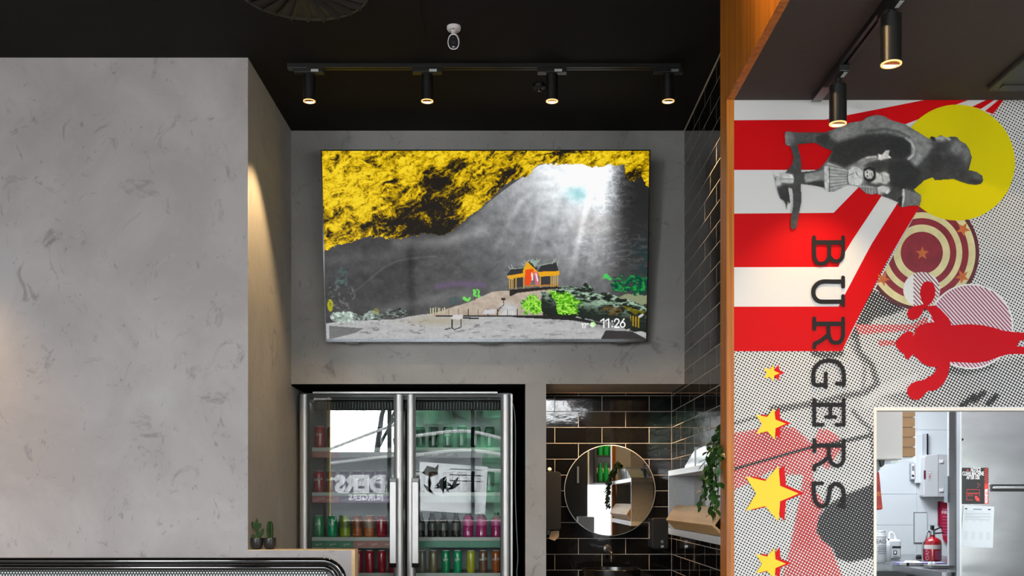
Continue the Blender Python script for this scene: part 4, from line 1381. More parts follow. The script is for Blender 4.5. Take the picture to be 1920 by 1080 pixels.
# angled bamboo tray lying in it
t = thing('bamboo_tray', 'long bamboo tray with slanted sides leaning in the wall shelf', 'tray', (0.9, 5.0, zb1))
za, zb2, zc = PZ(947.5, 5.6) - zb1, PZ(968, 5.6) - zb1, 0.001
prof = [(0.0, zc), (-0.046, zb2 * 0.72), (0.006, za), (0.075, za), (0.075, za - 0.010), (0.013, za - 0.010), (-0.034, zb2 * 0.72), (0.010, zc + 0.010), (0.115, zc + 0.010), (0.115, zc)]
MB().prism([(0.905 + a, zb1 + b_) for a, b_ in prof], DM + 0.16, 5.56, 'y').build('tray_board', 'wood2', t)
MB().prism([(0.905 + a, zb1 + b_) for a, b_ in [(0.012, zc + 0.0105), (-0.031, zb2 * 0.72), (0.015, za - 0.0105), (0.07, za - 0.0105), (0.10, zc + 0.0105)]], 5.54, 5.559, 'y').build('tray_end', mat('bamboo_end', 'c08a4a', 0.45, var=0.1, scale=20, stretch=(1, 1, 8)), t)
# glass pieces on top of the unit
t = thing('cake_dome', 'clear acrylic display cover standing on top of the wall shelf', 'display cover', (0.97, 5.1, RZ1))
acr = mat('frosted_acrylic', 'c4d2d0', 0.08)
acr.node_tree.nodes['Principled BSDF'].inputs['Transmission Weight'].default_value = 0.6
MB().prism([(4.62, RZ1 + 0.001), (5.32, RZ1 + 0.001), (5.30, RZ1 + 0.02), (5.05, RZ1 + 0.085), (4.7, RZ1 + 0.10), (4.62, RZ1 + 0.09)], 0.92, 1.03, 'x').build('cover', acr, t, bevel=0.004)
BX(0.916, 1.034, 5.0, 5.006, RZ1 + 0.001, RZ1 + 0.10).build('divider', 'alu', t)

# trailing plant on the shelf top, beside the oak post
t = thing('trailing_plant', 'leafy green plant trailing down in front of the wall shelf beside the oak post', 'plant', (0.97, 4.42, RZ1))
MB().lathe([(0.040, 0.0), (0.052, 0.004), (0.062, 0.10), (0.064, 0.105), (0.058, 0.105), (0.055, 0.09), (0, 0.088)], (0.972, 4.42, RZ1 + 0.0005), n=24).build('plant_pot', mat('taupe_ceramic', '8a7f72', 0.5), t, smooth=True)
leafm = MB()
L_ = 0.044
lv = []
nl = 6
for k in range(nl + 1):
    u = k / nl
    w_ = 0.0135 * math.sin(math.pi * u ** 0.85) ** 0.8 if 0 < k < nl else 0
    lv.append((u * L_, w_, -0.006 * u * u - 0.002))
vs_ = []
for (a, w_, z_) in lv: vs_ += [(a, -w_, z_ + 0.003 * (w_ > 0)), (a, 0, z_), (a, w_, z_ + 0.003 * (w_ > 0))]
fs = []
for k in range(nl):
    fs += [(3 * k, 3 * k + 1, 3 * k + 4, 3 * k + 3), (3 * k + 1, 3 * k + 2, 3 * k + 5, 3 * k + 4)]
lm = leafm.add(vs_, fs).mesh('leaf', 'leaf', smooth=True)
rnd = random.Random(3)
stems = MB()
o0 = origin_of(t)
for s_ in range(9):
    y_ = 4.17 + 0.026 * s_ + rnd.uniform(-0.01, 0.01)
    xt = 0.862 + rnd.uniform(-0.012, 0.008) - 0.008 * (s_ % 3)
    zb_s = [PZ(975, 4.3), PZ(930, 4.3), PZ(958, 4.3), PZ(900, 4.3), PZ(968, 4.3), PZ(940, 4.3), PZ(915, 4.3), PZ(880, 4.3), PZ(950, 4.3)][s_]
    ztop = RZ1 + rnd.uniform(0.09, 0.17)
    ctrl = [(0.96, 4.42, RZ1 + 0.09), (0.92, (4.42 + y_) / 2, ztop), (xt + 0.012, y_, RZ1 + 0.03), (xt, y_, RZ1 - 0.05), (xt + rnd.uniform(-0.01, 0.01), y_ + rnd.uniform(-0.02, 0.02), (RZ1 + zb_s) / 2), (xt + rnd.uniform(-0.015, 0.01), y_, zb_s)]
    path = cat_rom(ctrl, 7)
    stems.tube(path, 0.0013, 5)
    ln = 0
    for a, b_ in zip(path[:-1], path[1:]):
        seg = math.dist(a, b_)
        ln += seg
        if ln > 0.013:
            ln = 0
            o = bpy.data.objects.new('leaf', lm)
            C.objects.link(o)
            o.parent = t
            o.location = Vector(b_) - o0
            o.rotation_euler = (rnd.uniform(-0.6, 0.6), rnd.uniform(0.2, 1.25), rnd.uniform(1.4, 5.6))
            q = rnd.uniform(0.6, 1.05)
            o.scale = (q, q, q)
stems.build('stem', 'cactus', t, smooth=True)

# ------------------------------------------------------------------ low plaster wall, cacti, counter front
lw = MB().box(XL + 0.0, PX(665, DF), DF + 0.0, DF + 0.10, 0, PZ(1032, DF) - 0.0)
o = struct('wall_low', BX(XL, PX(659, DF), DF, DF + 0.10, 0, PZ(1032, DF)), 'plaster_front')
edge = MB().box(PX(659, DF), PX(665.5, DF), DF, DF + 0.10, 0, PZ(1031, DF) + 0.001).box(XL, PX(659, DF), DF + 0.001, DF + 0.10, PZ(1032, DF), PZ(1031, DF) + 0.001)
struct('trim_3', edge, mat('ply_edge', 'd9b98a', 0.5, var=0.1, scale=30))
zt0 = PZ(1031, DF) + 0.001


def pot_(x, name, label, group):
    t = thing(name, label, 'potted plant', (x, DF + 0.045, zt0 + 0.0005), group)
    MB().lathe([(0.020, 0.0), (0.0245, 0.005), (0.0305, 0.022), (0.0315, 0.040), (0.0315, 0.056), (0.0300, 0.0575), (0.0285, 0.056), (0.0285, 0.045)], n=28).build('plant_pot', 'pot', t, local=True, smooth=True)
    MB().lathe([(0.0284, 0.0535), (0.012, 0.0555), (0, 0.056)], n=20).build('gravel', 'soil', t, local=True, smooth=True)
    return t


def pad(mb, x, z_, l_, wd, ang, y=0.0):
    n = 20
    c_, s_ = math.cos(ang), math.sin(ang)
    rings = []
    for k in range(9):
        u = k / 8
        r = wd * math.sin(math.pi * min(1, u * 0.9 + 0.08)) ** 0.75 * (0.62 + 0.5 * u)
        rings.append(((x + u * l_ * s_, y, z_ + u * l_ * c_), max(r, 0.0008)))
    vs_ = []
    for (p, r) in rings:
        for j in range(n):
            a = 2 * math.pi * j / n
            vs_.append((p[0] + r * math.cos(a) * c_, p[1] + r * 0.45 * math.sin(a), p[2] - r * math.cos(a) * s_))
    fs = [(i * n + j, i * n + (j + 1) % n, (i + 1) * n + (j + 1) % n, (i + 1) * n + j) for i in range(8) for j in range(n)]
    fs += [tuple(range(n))[::-1], tuple(range(8 * n, 9 * n))]
    mb.add(vs_, fs)


pxm = DF / F
t = pot_(PX(482, DF + 0.045), 'prickly_pear', 'small branching prickly-pear cactus in a black pot on the low wall', 'potted cacti on the low wall')
for (x, z_, l_, wd, a) in ((0.002, 0.05, 17 * pxm, 3.5 * pxm, 0.02), (0.002, 0.088, 26 * pxm, 3.8 * pxm, -0.05), (-0.003, 0.09, 20 * pxm, 4.2 * pxm, -0.42), (0.003, 0.097, 15 * pxm, 3.5 * pxm, 0.42),
                           (0.010, 0.052, 22 * pxm, 4.4 * pxm, 0.40), (-0.006, 0.052, 11 * pxm, 3.6 * pxm, -0.72)):
    mb = MB()
    pad(mb, x, z_, l_, wd, a)
    mb.build('cactus_pad', 'cactus', t, local=True, smooth=True)
t = pot_(PX(506, DF + 0.045) , 'column_cactus', 'single ribbed column cactus in a black pot on the low wall', 'potted cacti on the low wall')
prof = [(0.012, 0.052), (0.0155, 0.075), (0.0165, 0.10), (0.0145, 0.125), (0.009, 0.140), (0.0, 0.144)]
mb = MB()
n = 40
vs_ = []
for r, z_ in prof:
    for j in range(n):
        a = 2 * math.pi * j / n
        q = r * (1 + 0.13 * math.cos(10 * a))
        vs_.append((q * math.cos(a), q * math.sin(a), z_))
mb.add(vs_, [(i * n + j, i * n + (j + 1) % n, (i + 1) * n + (j + 1) % n, (i + 1) * n + j) for i in range(5) for j in range(n)])
mb.build('cactus_body', 'cactus', t, local=True, smooth=True)

# display counter front: bent black tubes round a perforated steel panel
D0 = 4.3
cn = thing('display_counter', 'counter front with bent black tube frame and perforated steel panel', 'counter', (PX(300, D0), D0, 0))
BX(PX(-60, D0 + 0.04), PX(612, D0 + 0.04), D0 + 0.03, D0 + 0.06, 0.1, PZ(1063, D0 + 0.03)).build('panel_backing', mat('grey_backing', 'a6a8a8', 0.5), cn)
BX(PX(-60, D0), PX(616, D0), D0 - 0.0, D0 + 0.004, PZ(1065.5, D0), PZ(1058.5, D0)).build('panel_border', mat('dark_panel', '3a3b3d', 0.5), cn)
BX(PX(614, D0), PX(622, D0), D0 - 0.0, D0 + 0.004, 0.9, PZ(1065.5, D0)).build('panel_border', mat('dark_panel2', '414345', 0.4, metal=0.6), cn)
BX(PX(-60, D0), PX(614, D0), D0 + 0.0, D0 + 0.003, 0.9, PZ(1065.5, D0)).build('perforated_panel', mat('dark_sheet', '1b1c1d', 0.6, spec=0.2), cn)
hm = MB()
pit = 5.4 / F * D0
rh = pit * 0.34
nx = int(675 / 5.4)
for j in range(12):
    zc_ = PZ(1069 + j * 4.7, D0)
    for i in range(nx):
        xc_ = PX(612, D0) - (i + 0.5 * (j % 2)) * pit
        hm.add([(xc_ + rh * math.cos(a), D0 - 0.0006, zc_ + rh * math.sin(a)) for a in [math.pi / 3 * k for k in range(6)]], [(0, 1, 2, 3, 4, 5)])
o = hm.build('perforation', mat('lit_backing_through_holes', 'd0d2cf', 0.5), cn)
o['kind'] = 'stuff'
for inset, rad in ((0, 6.6), (13, 5.2)):
    r_ = rad / F * D0
    xx = PX(646 - inset, D0)
    zt = PZ(1051 + inset * 0.95, D0)
    R0 = (38 - inset) / F * D0
    path = [(PX(-60, D0), D0 - 0.03, zt)] + [(xx - R0 + R0 * math.sin(a), D0 - 0.03, zt - R0 + R0 * math.cos(a)) for a in [math.pi / 2 * k / 10 for k in range(11)]] + [(xx, D0 - 0.03, 0.8)]
    MB().tube(path, r_, 16).build('frame_tube', 'chrome', cn, smooth=True)
# end post of a glass screen beyond the low wall
t = thing('glass_screen', 'slim grey post and glass edge just beyond the low wall end', 'screen', (PX(668, 5.3), 5.3, 0))
MB().tube([(PX(669, 5.3), 5.3, 0.1), (PX(669, 5.3), 5.3, PZ(1046, 5.3))], 0.010, 14).build('post', 'greyplastic', t, smooth=True)
MB().lathe([(0.010, 0), (0.008, 0.006), (0, 0.009)], (PX(669, 5.3), 5.3, PZ(1046, 5.3)), n=14).build('post_cap', 'greyplastic', t, smooth=True)
BX(PX(666.5, 5.29), PX(670.5, 5.29), 5.285, 5.289, 0.1, PZ(1054, 5.3)).build('glass_edge', 'whiteplastic', t)
# ------------------------------------------------------------------ printed mural
MY = DM - 0.001
LAY = 0.0006
S4 = 560 / 1920.0


def c4(a): return (1360 + a[0] * S4, 180 + a[1] * S4)
def c5(a): return (1360 + a[0] * S4, 480 + a[1] * S4)
def c6(a): return (1360 + a[0] * S4, 765 + a[1] * S4)
def W(p, lay): return Vector((PX(p[0], DM), MY - lay * LAY, PZ(p[1], DM)))


def shape(name, pts, m, lay, parent, label=None, kind=None):
    mb = MB()
    a = [W(p, lay) for p in pts]
    ar = sum(a[i].x * a[(i + 1) % len(a)].z - a[(i + 1) % len(a)].x * a[i].z for i in range(len(a)))
    if ar < 0: a = a[::-1]
    mb.add(a, [tuple(range(len(a)))])
    off = origin_of(parent)
    me = bpy.data.meshes.new(name)
    me.from_pydata([tuple(v - off) for v in mb.v and [Vector(q) for q in mb.v]], [], mb.f)
    me.materials.append(MT[m] if isinstance(m, str) else m)
    o = bpy.data.objects.new(name, me)
    C.objects.link(o)
    o.parent = parent
    if label: o['label'] = label
    if kind: o['kind'] = kind
    return o


def circ(cx, cy, r, n=72, ry=None):
    ry = ry or r
    return [(cx + r * math.cos(2 * math.pi * k / n), cy + ry * math.sin(2 * math.pi * k / n)) for k in range(n)]


def star(cx, cy, R, rot=0.0, q=0.42, R2=None):
    return [(cx + (R if k % 2 == 0 else R * q) * math.cos(rot + math.pi * k / 5), cy + (R if k % 2 == 0 else R * q) * math.sin(rot + math.pi * k / 5)) for k in range(10)]


mu = thing('mural', 'printed circus mural of stripes, halftone dots, stars and the word BURGERS', 'mural', tuple(W((1650, 640), 0)))

# halftone background: dot density and ink colour per point, the dots themselves are made in the material
hm_ = bpy.data.materials.new('halftone_print')
hm_.use_nodes = True
t = hm_.node_tree
b = t.nodes['Principled BSDF']
b.inputs['Roughness'].default_value = 0.5
b.inputs['Specular IOR Level'].default_value = 0.3
tc = t.nodes.new('ShaderNodeTexCoord')
mp = t.nodes.new('ShaderNodeMapping')
mp.vector_type = 'TEXTURE'
mp.inputs['Rotation'].default_value = (0, math.radians(28), 0)
t.links.new(tc.outputs['Object'], mp.inputs[0])
sx = t.nodes.new('ShaderNodeSeparateXYZ')
t.links.new(mp.outputs[0], sx.inputs[0])


def mth(op, a, b_=None, clamp=False):
    n = t.nodes.new('ShaderNodeMath')
    n.operation = op
    n.use_clamp = clamp
    for i, v in enumerate((a, b_)):
        if v is None: continue
        if isinstance(v, (int, float)): n.inputs[i].default_value = v
        else: t.links.new(v, n.inputs[i])
    return n.outputs[0]


kf = 2 * math.pi / (5.25 * DM / F)
cu_ = mth('COSINE', mth('MULTIPLY', sx.outputs['X'], kf))
cv_ = mth('COSINE', mth('MULTIPLY', sx.outputs['Z'], kf))
cc = mth('ADD', mth('MULTIPLY', mth('ADD', cu_, cv_), 0.25), 0.5)
at = t.nodes.new('ShaderNodeAttribute')
at.attribute_name = 'Col'
sp_ = t.nodes.new('ShaderNodeSeparateColor')
t.links.new(at.outputs['Color'], sp_.inputs[0])
thr = mth('SUBTRACT', 1.0, sp_.outputs[0])
ink = mth('ADD', mth('MULTIPLY', mth('SUBTRACT', cc, thr), 14.0), 0.5, True)
mi_ = t.nodes.new('ShaderNodeMix'); mi_.data_type = 'RGBA'
cA = [k for k in mi_.inputs if k.type == 'RGBA']
cA[0].default_value = lin('171618'); cA[1].default_value = lin('aa1a20')
t.links.new(mth('GREATER_THAN', sp_.outputs[1], 0.5), mi_.inputs['Factor'])
m2 = t.nodes.new('ShaderNodeMix'); m2.data_type = 'RGBA'
cB = [k for k in m2.inputs if k.type == 'RGBA']
cB[0].default_value = lin('d6d4d3')
t.links.new([k for k in mi_.outputs if k.type == 'RGBA'][0], cB[1])
t.links.new(ink, m2.inputs['Factor'])
t.links.new([k for k in m2.outputs if k.type == 'RGBA'][0], b.inputs['Base Color'])

st = 3.0
gx = np.arange(1376.5, 2001, st)
gy = np.arange(184.0, 1480, st)
GX, GY = np.meshgrid(gx, gy)


def tx4(q): return [c4(a) for a in q]
def tx5(q): return [c5(a) for a in q]
def tx6(q): return [c6(a) for a in q]


nz = fbm(GX / 40, GY / 40, 3)
den = 0.365 + 0.04 * (nz - 0.5)
den = np.where(GY < 480, 0.32, den)


def softpoly(poly, soft=3.0):
    ins = inpoly(GX, GY, poly)
    dd = pathd(GX, GY, poly + [poly[0]])
    return np.clip(0.5 + np.where(ins, dd, -dd) / (2 * soft), 0, 1)


def setd(mask, v):
    global den
    den = den * (1 - mask) + v * mask


setd(softpoly(tx5([(1400, 720), (1930, 640), (1930, 980), (1330, 980), (1130, 960), (1000, 900), (1150, 820), (1300, 850)]), 6), 0.50)
setd(softpoly(tx5([(880, 890), (1010, 820), (1250, 750), (1200, 860), (1000, 900), (920, 980), (890, 980)]), 3) * 0.7, 0.20)
setd(softpoly(tx5([(960, 380), (1180, 370), (1360, 420), (1000, 560), (840, 560), (860, 460)]), 8) * 0.4, 0.45)
setd(softpoly(tx5([(935, 215), (1050, 265), (1160, 340), (1060, 380), (960, 400), (850, 520), (800, 540), (870, 360)]), 3), 0.72)
setd(np.clip(1.3 - pathd(GX, GY, tx5([(835, 500), (860, 620), (940, 700), (975, 820), (900, 880), (760, 900), (560, 955), (300, 980)])) / 7, 0, 1) * 0.9, 0.66)
setd(np.clip(1.2 - pathd(GX, GY, tx5([(800, 560), (900, 700), (880, 880)])) / 6, 0, 1) * 0.8, 0.55)
setd(np.clip(1.3 - pathd(GX, GY, tx5([(570, 625), (650, 640), (740, 625)])) / 7, 0, 1), 0.72)
setd(np.clip(1.2 - pathd(GX, GY, tx5([(1390, 720), (1540, 740), (1700, 700)])) / 10, 0, 1) * 0.8, 0.7)
for pts, w_, v_ in (([(1600, 930), (1660, 880)], 5, 1.0), ([(1520, 965), (1600, 900)], 5, 1.0), ([(1690, 950), (1740, 900)], 5, 1.0)):
    setd(np.clip(1.4 - pathd(GX, GY, tx5(pts)) / w_, 0, 1), v_)
red = softpoly(tx6([(30, 165), (300, 118), (440, 125), (520, 190), (560, 235), (600, 130), (660, 140), (725, 180), (745, 270), (700, 330), (660, 400), (610, 360), (560, 410), (575, 520), (640, 620),
                    (600, 700), (590, 800), (680, 900), (760, 1100), (360, 1100), (400, 960), (430, 820), (480, 560), (500, 430), (380, 430), (300, 400), (160, 480), (30, 540)]), 2)
red = np.maximum(red, softpoly(tx5([(830, 440), (1200, 440), (1290, 390), (1330, 430), (1180, 480), (860, 505)]), 1))
red = np.maximum(red, softpoly(tx5([(980, 540), (1090, 540), (1100, 575), (990, 580)]), 1))
setd(red, 0.60 + 0.12 * (nz - 0.5))
setd(softpoly(tx6([(140, 180), (420, 150), (520, 250), (300, 300), (60, 330)]), 10) * red * 0.7, 0.70)
setd(softpoly(tx6([(440, 640), (560, 650), (560, 900), (440, 900)]), 12) * red * 0.6, 0.74)
line = np.clip(1.35 - pathd(GX, GY, tx6([(30, 400), (240, 340), (560, 250), (760, 215), (960, 170)])) / 4.2, 0, 1)
setd(line * np.where(GX < 1530, 1, 0.8), 0.88)
setd(np.clip(1.3 - pathd(GX, GY, tx6([(55, 100), (200, 60), (400, 10), (560, -40)])) / 4, 0, 1) * 0.8, 0.62)
setd(np.clip(1.3 - pathd(GX, GY, tx6([(820, 20), (880, 90), (930, 130), (950, 300), (950, 500)])) / 5, 0, 1) * 0.85, 0.62)
setd(softpoly(tx6([(780, 300), (930, 280), (940, 420), (800, 400)]), 6) * 0.5, 0.45)
blobm = softpoly(tx6([(585, 790), (600, 700), (660, 625), (760, 560), (860, 525), (960, 480), (960, 960), (800, 990), (715, 965), (690, 900), (620, 850)]), 2)
setd(blobm, 0.86 + 0.04 * (nz - 0.5))
redc = red * (1 - blobm) * (1 - np.clip(line * 2 - 1, 0, 1)) * (1 - np.clip(softpoly(tx6([(300, 300), (560, 240), (560, 265), (300, 345)]), 2), 0, 1) * 0)
pos = np.stack([(GX - CX) / F * DM, np.full(GX.shape, MY), EYE + (CY - GY) / F * DM], -1)
cxm, cym = (GX[:-1, :-1] + GX[1:, 1:]) / 2, (GY[:-1, :-1] + GY[1:, 1:]) / 2
mask = ~((cxm > 1637) & (cym > 764))
cols = np.stack([den, redc, np.zeros_like(den)], -1)
grid_obj('halftone_field', hm_, mu, pos, cols, mask)
# close the small gap left of the hatch frame
# red and white rays
shape('white_stripe', tx4([(50, 15), (1800, 15), (1720, 115), (1640, 150), (1200, 520), (1250, 705), (1030, 1080), (840, 1300), (50, 1300)]), 'white_print', 1, mu)
shape('red_stripe', tx4([(50, 157), (640, 153), (1340, 15), (1590, 15), (1150, 185), (1000, 300), (600, 476), (50, 476)]), 'red_print', 2, mu)
shape('red_stripe', tx4([(1700, 15), (1747, 15), (1640, 85), (1585, 70)]), 'red_print', 2, mu)
shape('red_stripe', tx4([(1770, 15), (1798, 15), (1718, 118), (1668, 98)]), 'red_print', 2, mu)
# the two nested lower bands
shape('red_stripe', tx4([(50, 757), (695, 752), (855, 588), (1010, 640), (900, 800), (820, 920), (765, 1010), (740, 1060)]) + tx5([(726, 72), (50, 73)]), 'red_print', 2, mu)
shape('white_stripe', tx5([(50, 73), (726, 72)]) + tx4([(765, 1010), (900, 800), (1005, 640), (1110, 690), (1030, 800), (940, 950)]) + tx5([(895, 5), (726, 326), (50, 327)]), 'white_print', 3, mu)
shape('red_stripe', tx5([(50, 327), (726, 326), (895, 5)]) + tx4([(940, 950), (1105, 690), (1250, 705), (1140, 890), (1030, 1078)]) + tx5([(870, 360), (748, 612), (50, 613)]), 'red_print', 4, mu)
# ring drum
rc_ = (1727.5, 474.5)
rg = None
for k, (r, m) in enumerate(((108, 'ring_dark'), (101, 'ring_cream'), (88, 'ring_red'), (76, 'ring_cream'), (65, 'ring_red'), (53, 'ring_cream'), (39.5, 'ring_red'))):
    pts = []
    for a, b_ in circ(rc_[0], rc_[1], r, 90):
        # cut by the edge of the red band and start below the yellow disc
        pts.append((a, b_))
    # clip against the slanting right edge of the outer red band
    e0, e1 = c4((1250, 705)), c5((748, 612))
    nx_, ny_ = (e1[1] - e0[1]), -(e1[0] - e0[0])
    if (rc_[0] - e0[0]) * nx_ + (rc_[1] - e0[1]) * ny_ < 0: nx_, ny_ = -nx_, -ny_
    out = []
    for i in range(len(pts)):
        p, q = pts[i], pts[(i + 1) % len(pts)]
        dp = (p[0] - e0[0]) * nx_ + (p[1] - e0[1]) * ny_
        dq = (q[0] - e0[0]) * nx_ + (q[1] - e0[1]) * ny_
        if dp >= 0: out.append(p)
        if dp * dq < 0:
            u = dp / (dp - dq)
            out.append((p[0] + (q[0] - p[0]) * u, p[1] + (q[1] - p[1]) * u))
    shape('drum_ring', out, m, 3 + k * 0.5, mu)
for (px, py, R, rot) in ((c4((1263, 1013)) + (13, -0.3)), (c4((1525, 858)) + (14, 0.2)), (c5((1010, 150)) + (14, 0.1)), (c5((1520, 135)) + (14, 0.5))):
    shape('drum_star', star(px, py, R, rot), 'ring_star', 7, mu)
shape('yellow_disc', circ(1793.3, 305.7, 108.5, 96), 'yellow_print', 8, mu, 'large yellow disc')
# hatched balloons of the acrobat
BC, BR = c5((1572, 455)), 80.0
SC, SR = c5((1258, 220)), 34.5
shape('hatched_disc', circ(BC[0], BC[1], BR, 80), 'white_print', 8.5, mu)
shape('hatched_disc', circ(BC[0], BC[1], BR - 3, 80), 'pink_print', 9, mu)
shape('white_disc', circ(SC[0], SC[1] , SR, 60, 33.5), 'white_print', 9.3, mu)
hl = MB()
for (cx0, cy0, rr_, xl) in ((BC[0], BC[1], BR - 3, -1e9), (SC[0], SC[1], SR - 1, c5((1205, 0))[0])):
    s_ = -rr_ * 1.5
    while s_ < rr_ * 1.5:
        if abs(s_) < rr_:
            h = math.sqrt(rr_ ** 2 - s_ ** 2)
            ux, uy = math.cos(math.radians(48)), math.sin(math.radians(48))
            p0 = [cx0 - uy * s_ - ux * h, cy0 + ux * s_ - uy * h]
            p1 = [cx0 - uy * s_ + ux * h, cy0 + ux * s_ + uy * h]
            if p0[0] < xl:
                u = (xl - p0[0]) / (p1[0] - p0[0]) if p1[0] > xl else 1
                p0 = [p0[0] + (p1[0] - p0[0]) * u, p0[1] + (p1[1] - p0[1]) * u]
            wv = 1.05
            q = [W((p0[0] - uy * wv, p0[1] + ux * wv), 10), W((p1[0] - uy * wv, p1[1] + ux * wv), 10), W((p1[0] + uy * wv, p1[1] - ux * wv), 10), W((p0[0] + uy * wv, p0[1] - ux * wv), 10)]
            hl.add(q, [(0, 1, 2, 3)])
        s_ += 5.3
o = hl.build('hatch_lines', 'stripe_print', mu)
o['kind'] = 'stuff'
# red acrobat silhouette, drawn lying on his side
body = [(2150, 470), (2000, 500), (1920, 495), (1850, 491), (1780, 482), (1720, 462), (1640, 446), (1560, 440), (1500, 444), (1448, 447), (1432, 402), (1400, 368), (1372, 338), (1340, 320), (1318, 325), (1296, 322),
        (1322, 300), (1342, 262), (1346, 215), (1330, 178), (1300, 163), (1270, 172), (1252, 205), (1246, 245), (1256, 285), (1268, 312), (1240, 320), (1200, 326), (1172, 345), (1162, 375), (1175, 405),
        (1205, 414), (1238, 400), (1262, 370), (1274, 335), (1300, 355), (1325, 395), (1338, 428), (1290, 432), (1240, 450), (1215, 478), (1212, 505), (1196, 520), (1206, 500), (1198, 490), (1165, 485), (1125, 512),
        (1092, 552), (1094, 585), (1120, 615), (1142, 630), (1152, 655), (1172, 670), (1180, 655), (1205, 632), (1215, 650), (1232, 662), (1262, 692), (1310, 713), (1352, 715), (1346, 742), (1326, 768),
        (1300, 778), (1270, 800), (1232, 804), (1190, 822), (1166, 850), (1164, 885), (1186, 918), (1222, 928), (1256, 915), (1280, 884), (1300, 868), (1335, 868), (1372, 848), (1405, 810), (1426, 765), (1436, 720), (1440, 682),
        (1520, 686), (1600, 690), (1680, 678), (1740, 655), (1800, 635), (1860, 631), (1930, 632), (2160, 640), (2160, 590), (1940, 586), (1868, 582), (1885, 548), (1940, 536), (2150, 540)]
shape('acrobat_silhouette', tx5(body), 'red_sil', 11, mu, 'crimson silhouette of an acrobat lying sideways')
# yellow stars with red shadows
for (p, R, off, rot) in ((c5((290, 755)), 16.5, 9.5, 0.0), (c6((280, 104)), 31, 9.5, -0.02), (c6((280, 550)), 55, 11, 0.0), (c6((280, 1000)), 31, 9.5, 0.0)):
    shape('star_shadow', star(p[0] + off, p[1] - 1, R, rot, 0.45), 'star_red', 12, mu)
    shape('star', star(p[0], p[1], R, rot, 0.45), 'star_yellow', 13, mu)

# BURGERS, slab-serif letters reading downwards
def ribbon(mb, pts, wpx, lay, off):
    P_ = [Vector((a, b_)) for a, b_ in pts]
    h = wpx * 1.1 / 2
    L, R = [], []
    for i, p in enumerate(P_):
        d = (P_[min(i + 1, len(P_) - 1)] - P_[max(0, i - 1)]).normalized()
        nrm = Vector((-d.y, d.x)) * h
        L.append(p + nrm); R.append(p - nrm)
    vs_ = [W(tuple(q), lay) for q in L] + [W(tuple(q), lay) for q in R]
    n = len(P_)
    mb.add(vs_, [(i, i + 1, n + i + 1, n + i) for i in range(n - 1)])
    for k_, e_ in enumerate((P_[0], P_[-1])):
        mb.add([W((e_.x + h * math.cos(a), e_.y + h * math.sin(a)), lay + 0.04 + 0.04 * k_) for a in [math.pi / 6 * k for k in range(12)]], [tuple(range(12))])


def b1(p): return (1500 + p[0] / 4.5, 430 + p[1] / 4.5)
def b2(p): return (1500 + p[0] / 3.6, 660 + p[1] / 3.6)


letters = [
    (b1, [([(113, 72), (113, 200)], 0, 6.6), ([(357, 72), (357, 190)], 0, 6.6), ([(113, 115), (357, 115)], 0, 7.6), ([(113, 190), (118, 245), (138, 283), (172, 295), (210, 283), (234, 250), (240, 200), (240, 115)], 1, 6.8),
          ([(357, 185), (352, 230), (332, 264), (300, 274), (268, 264), (245, 235)], 1, 6.8)]),
    (b1, [([(357, 410), (357, 488)], 0, 6.6), ([(357, 567), (357, 645)], 0, 6.6), ([(357, 445), (270, 445), (190, 445), (145, 462), (113, 500), (107, 545), (122, 585), (155, 610), (200, 614), (280, 614), (357, 614)], 1, 7.4)]),
    (b1, [([(115, 755), (115, 845)], 0, 6.6), ([(357, 755), (357, 850)], 0, 6.6), ([(115, 800), (357, 800)], 0, 7.6), ([(357, 850), (354, 910), (335, 948), (300, 960), (262, 948), (240, 905), (234, 850), (234, 800)], 1, 6.8),
          ([(228, 895), (175, 940), (122, 968)], 0, 6.8), ([(118, 965), (115, 1000)], 0, 6.6)]),
    (b2, [([(288, 225), (292, 170), (280, 110), (245, 72), (190, 60), (130, 75), (92, 120), (86, 175), (96, 222), (168, 222)], 1, 7.2), ([(169, 145), (169, 240)], 0, 6.6), ([(245, 215), (292, 215)], 0, 7.2)]),
    (b2, [([(95, 358), (290, 358)], 0, 7.4), ([(92, 322), (92, 492), (148, 492)], 0, 6.6), ([(290, 322), (290, 492), (240, 492)], 0, 6.6), ([(200, 358), (200, 440)], 0, 6.2), ([(170, 440), (235, 440)], 0, 6.2)]),
    (b2, [([(93, 595), (93, 672)], 0, 6.6), ([(290, 595), (290, 680)], 0, 6.6), ([(93, 632), (290, 632)], 0, 7.4), ([(290, 680), (286, 735), (262, 764), (232, 766), (206, 745), (192, 700), (190, 632)], 1, 6.8),
          ([(188, 712), (140, 748), (98, 770)], 0, 6.6), ([(94, 768), (93, 795)], 0, 6.6)]),
    (b2, [([(90, 887), (145, 887)], 0, 6.6), ([(88, 887), (90, 960), (105, 1015), (140, 1042), (172, 1025), (190, 975), (198, 925), (220, 895), (252, 892), (282, 920), (290, 970), (285, 1030), (282, 1045)], 1, 7.2), ([(262, 1042), (295, 1042)], 0, 6.0)]),
]
for fn, strokes_ in letters:
    mb = MB()
    for k, (pts, curved, wd) in enumerate(strokes_):
        q = [fn(p) for p in (cat_rom(pts, 6) if curved else pts)]
        if not curved and len(q) == 2:
            q = [q[0], ((q[0][0] + q[1][0]) / 2, (q[0][1] + q[1][1]) / 2), q[1]]
        if not curved and len(q) > 3 or (not curved and len(pts) == 3):
            for a, c_ in zip(pts[:-1], pts[1:]):
                ribbon(mb, [fn(a), fn(((a[0] + c_[0]) / 2, (a[1] + c_[1]) / 2)), fn(c_)], wd, 14 + k * 0.12 + (0.05 if a is pts[1] else 0), 0)
            continue
        ribbon(mb, q, wd, 14 + k * 0.12, 0)
    mb.build('letter', 'ink', mu)

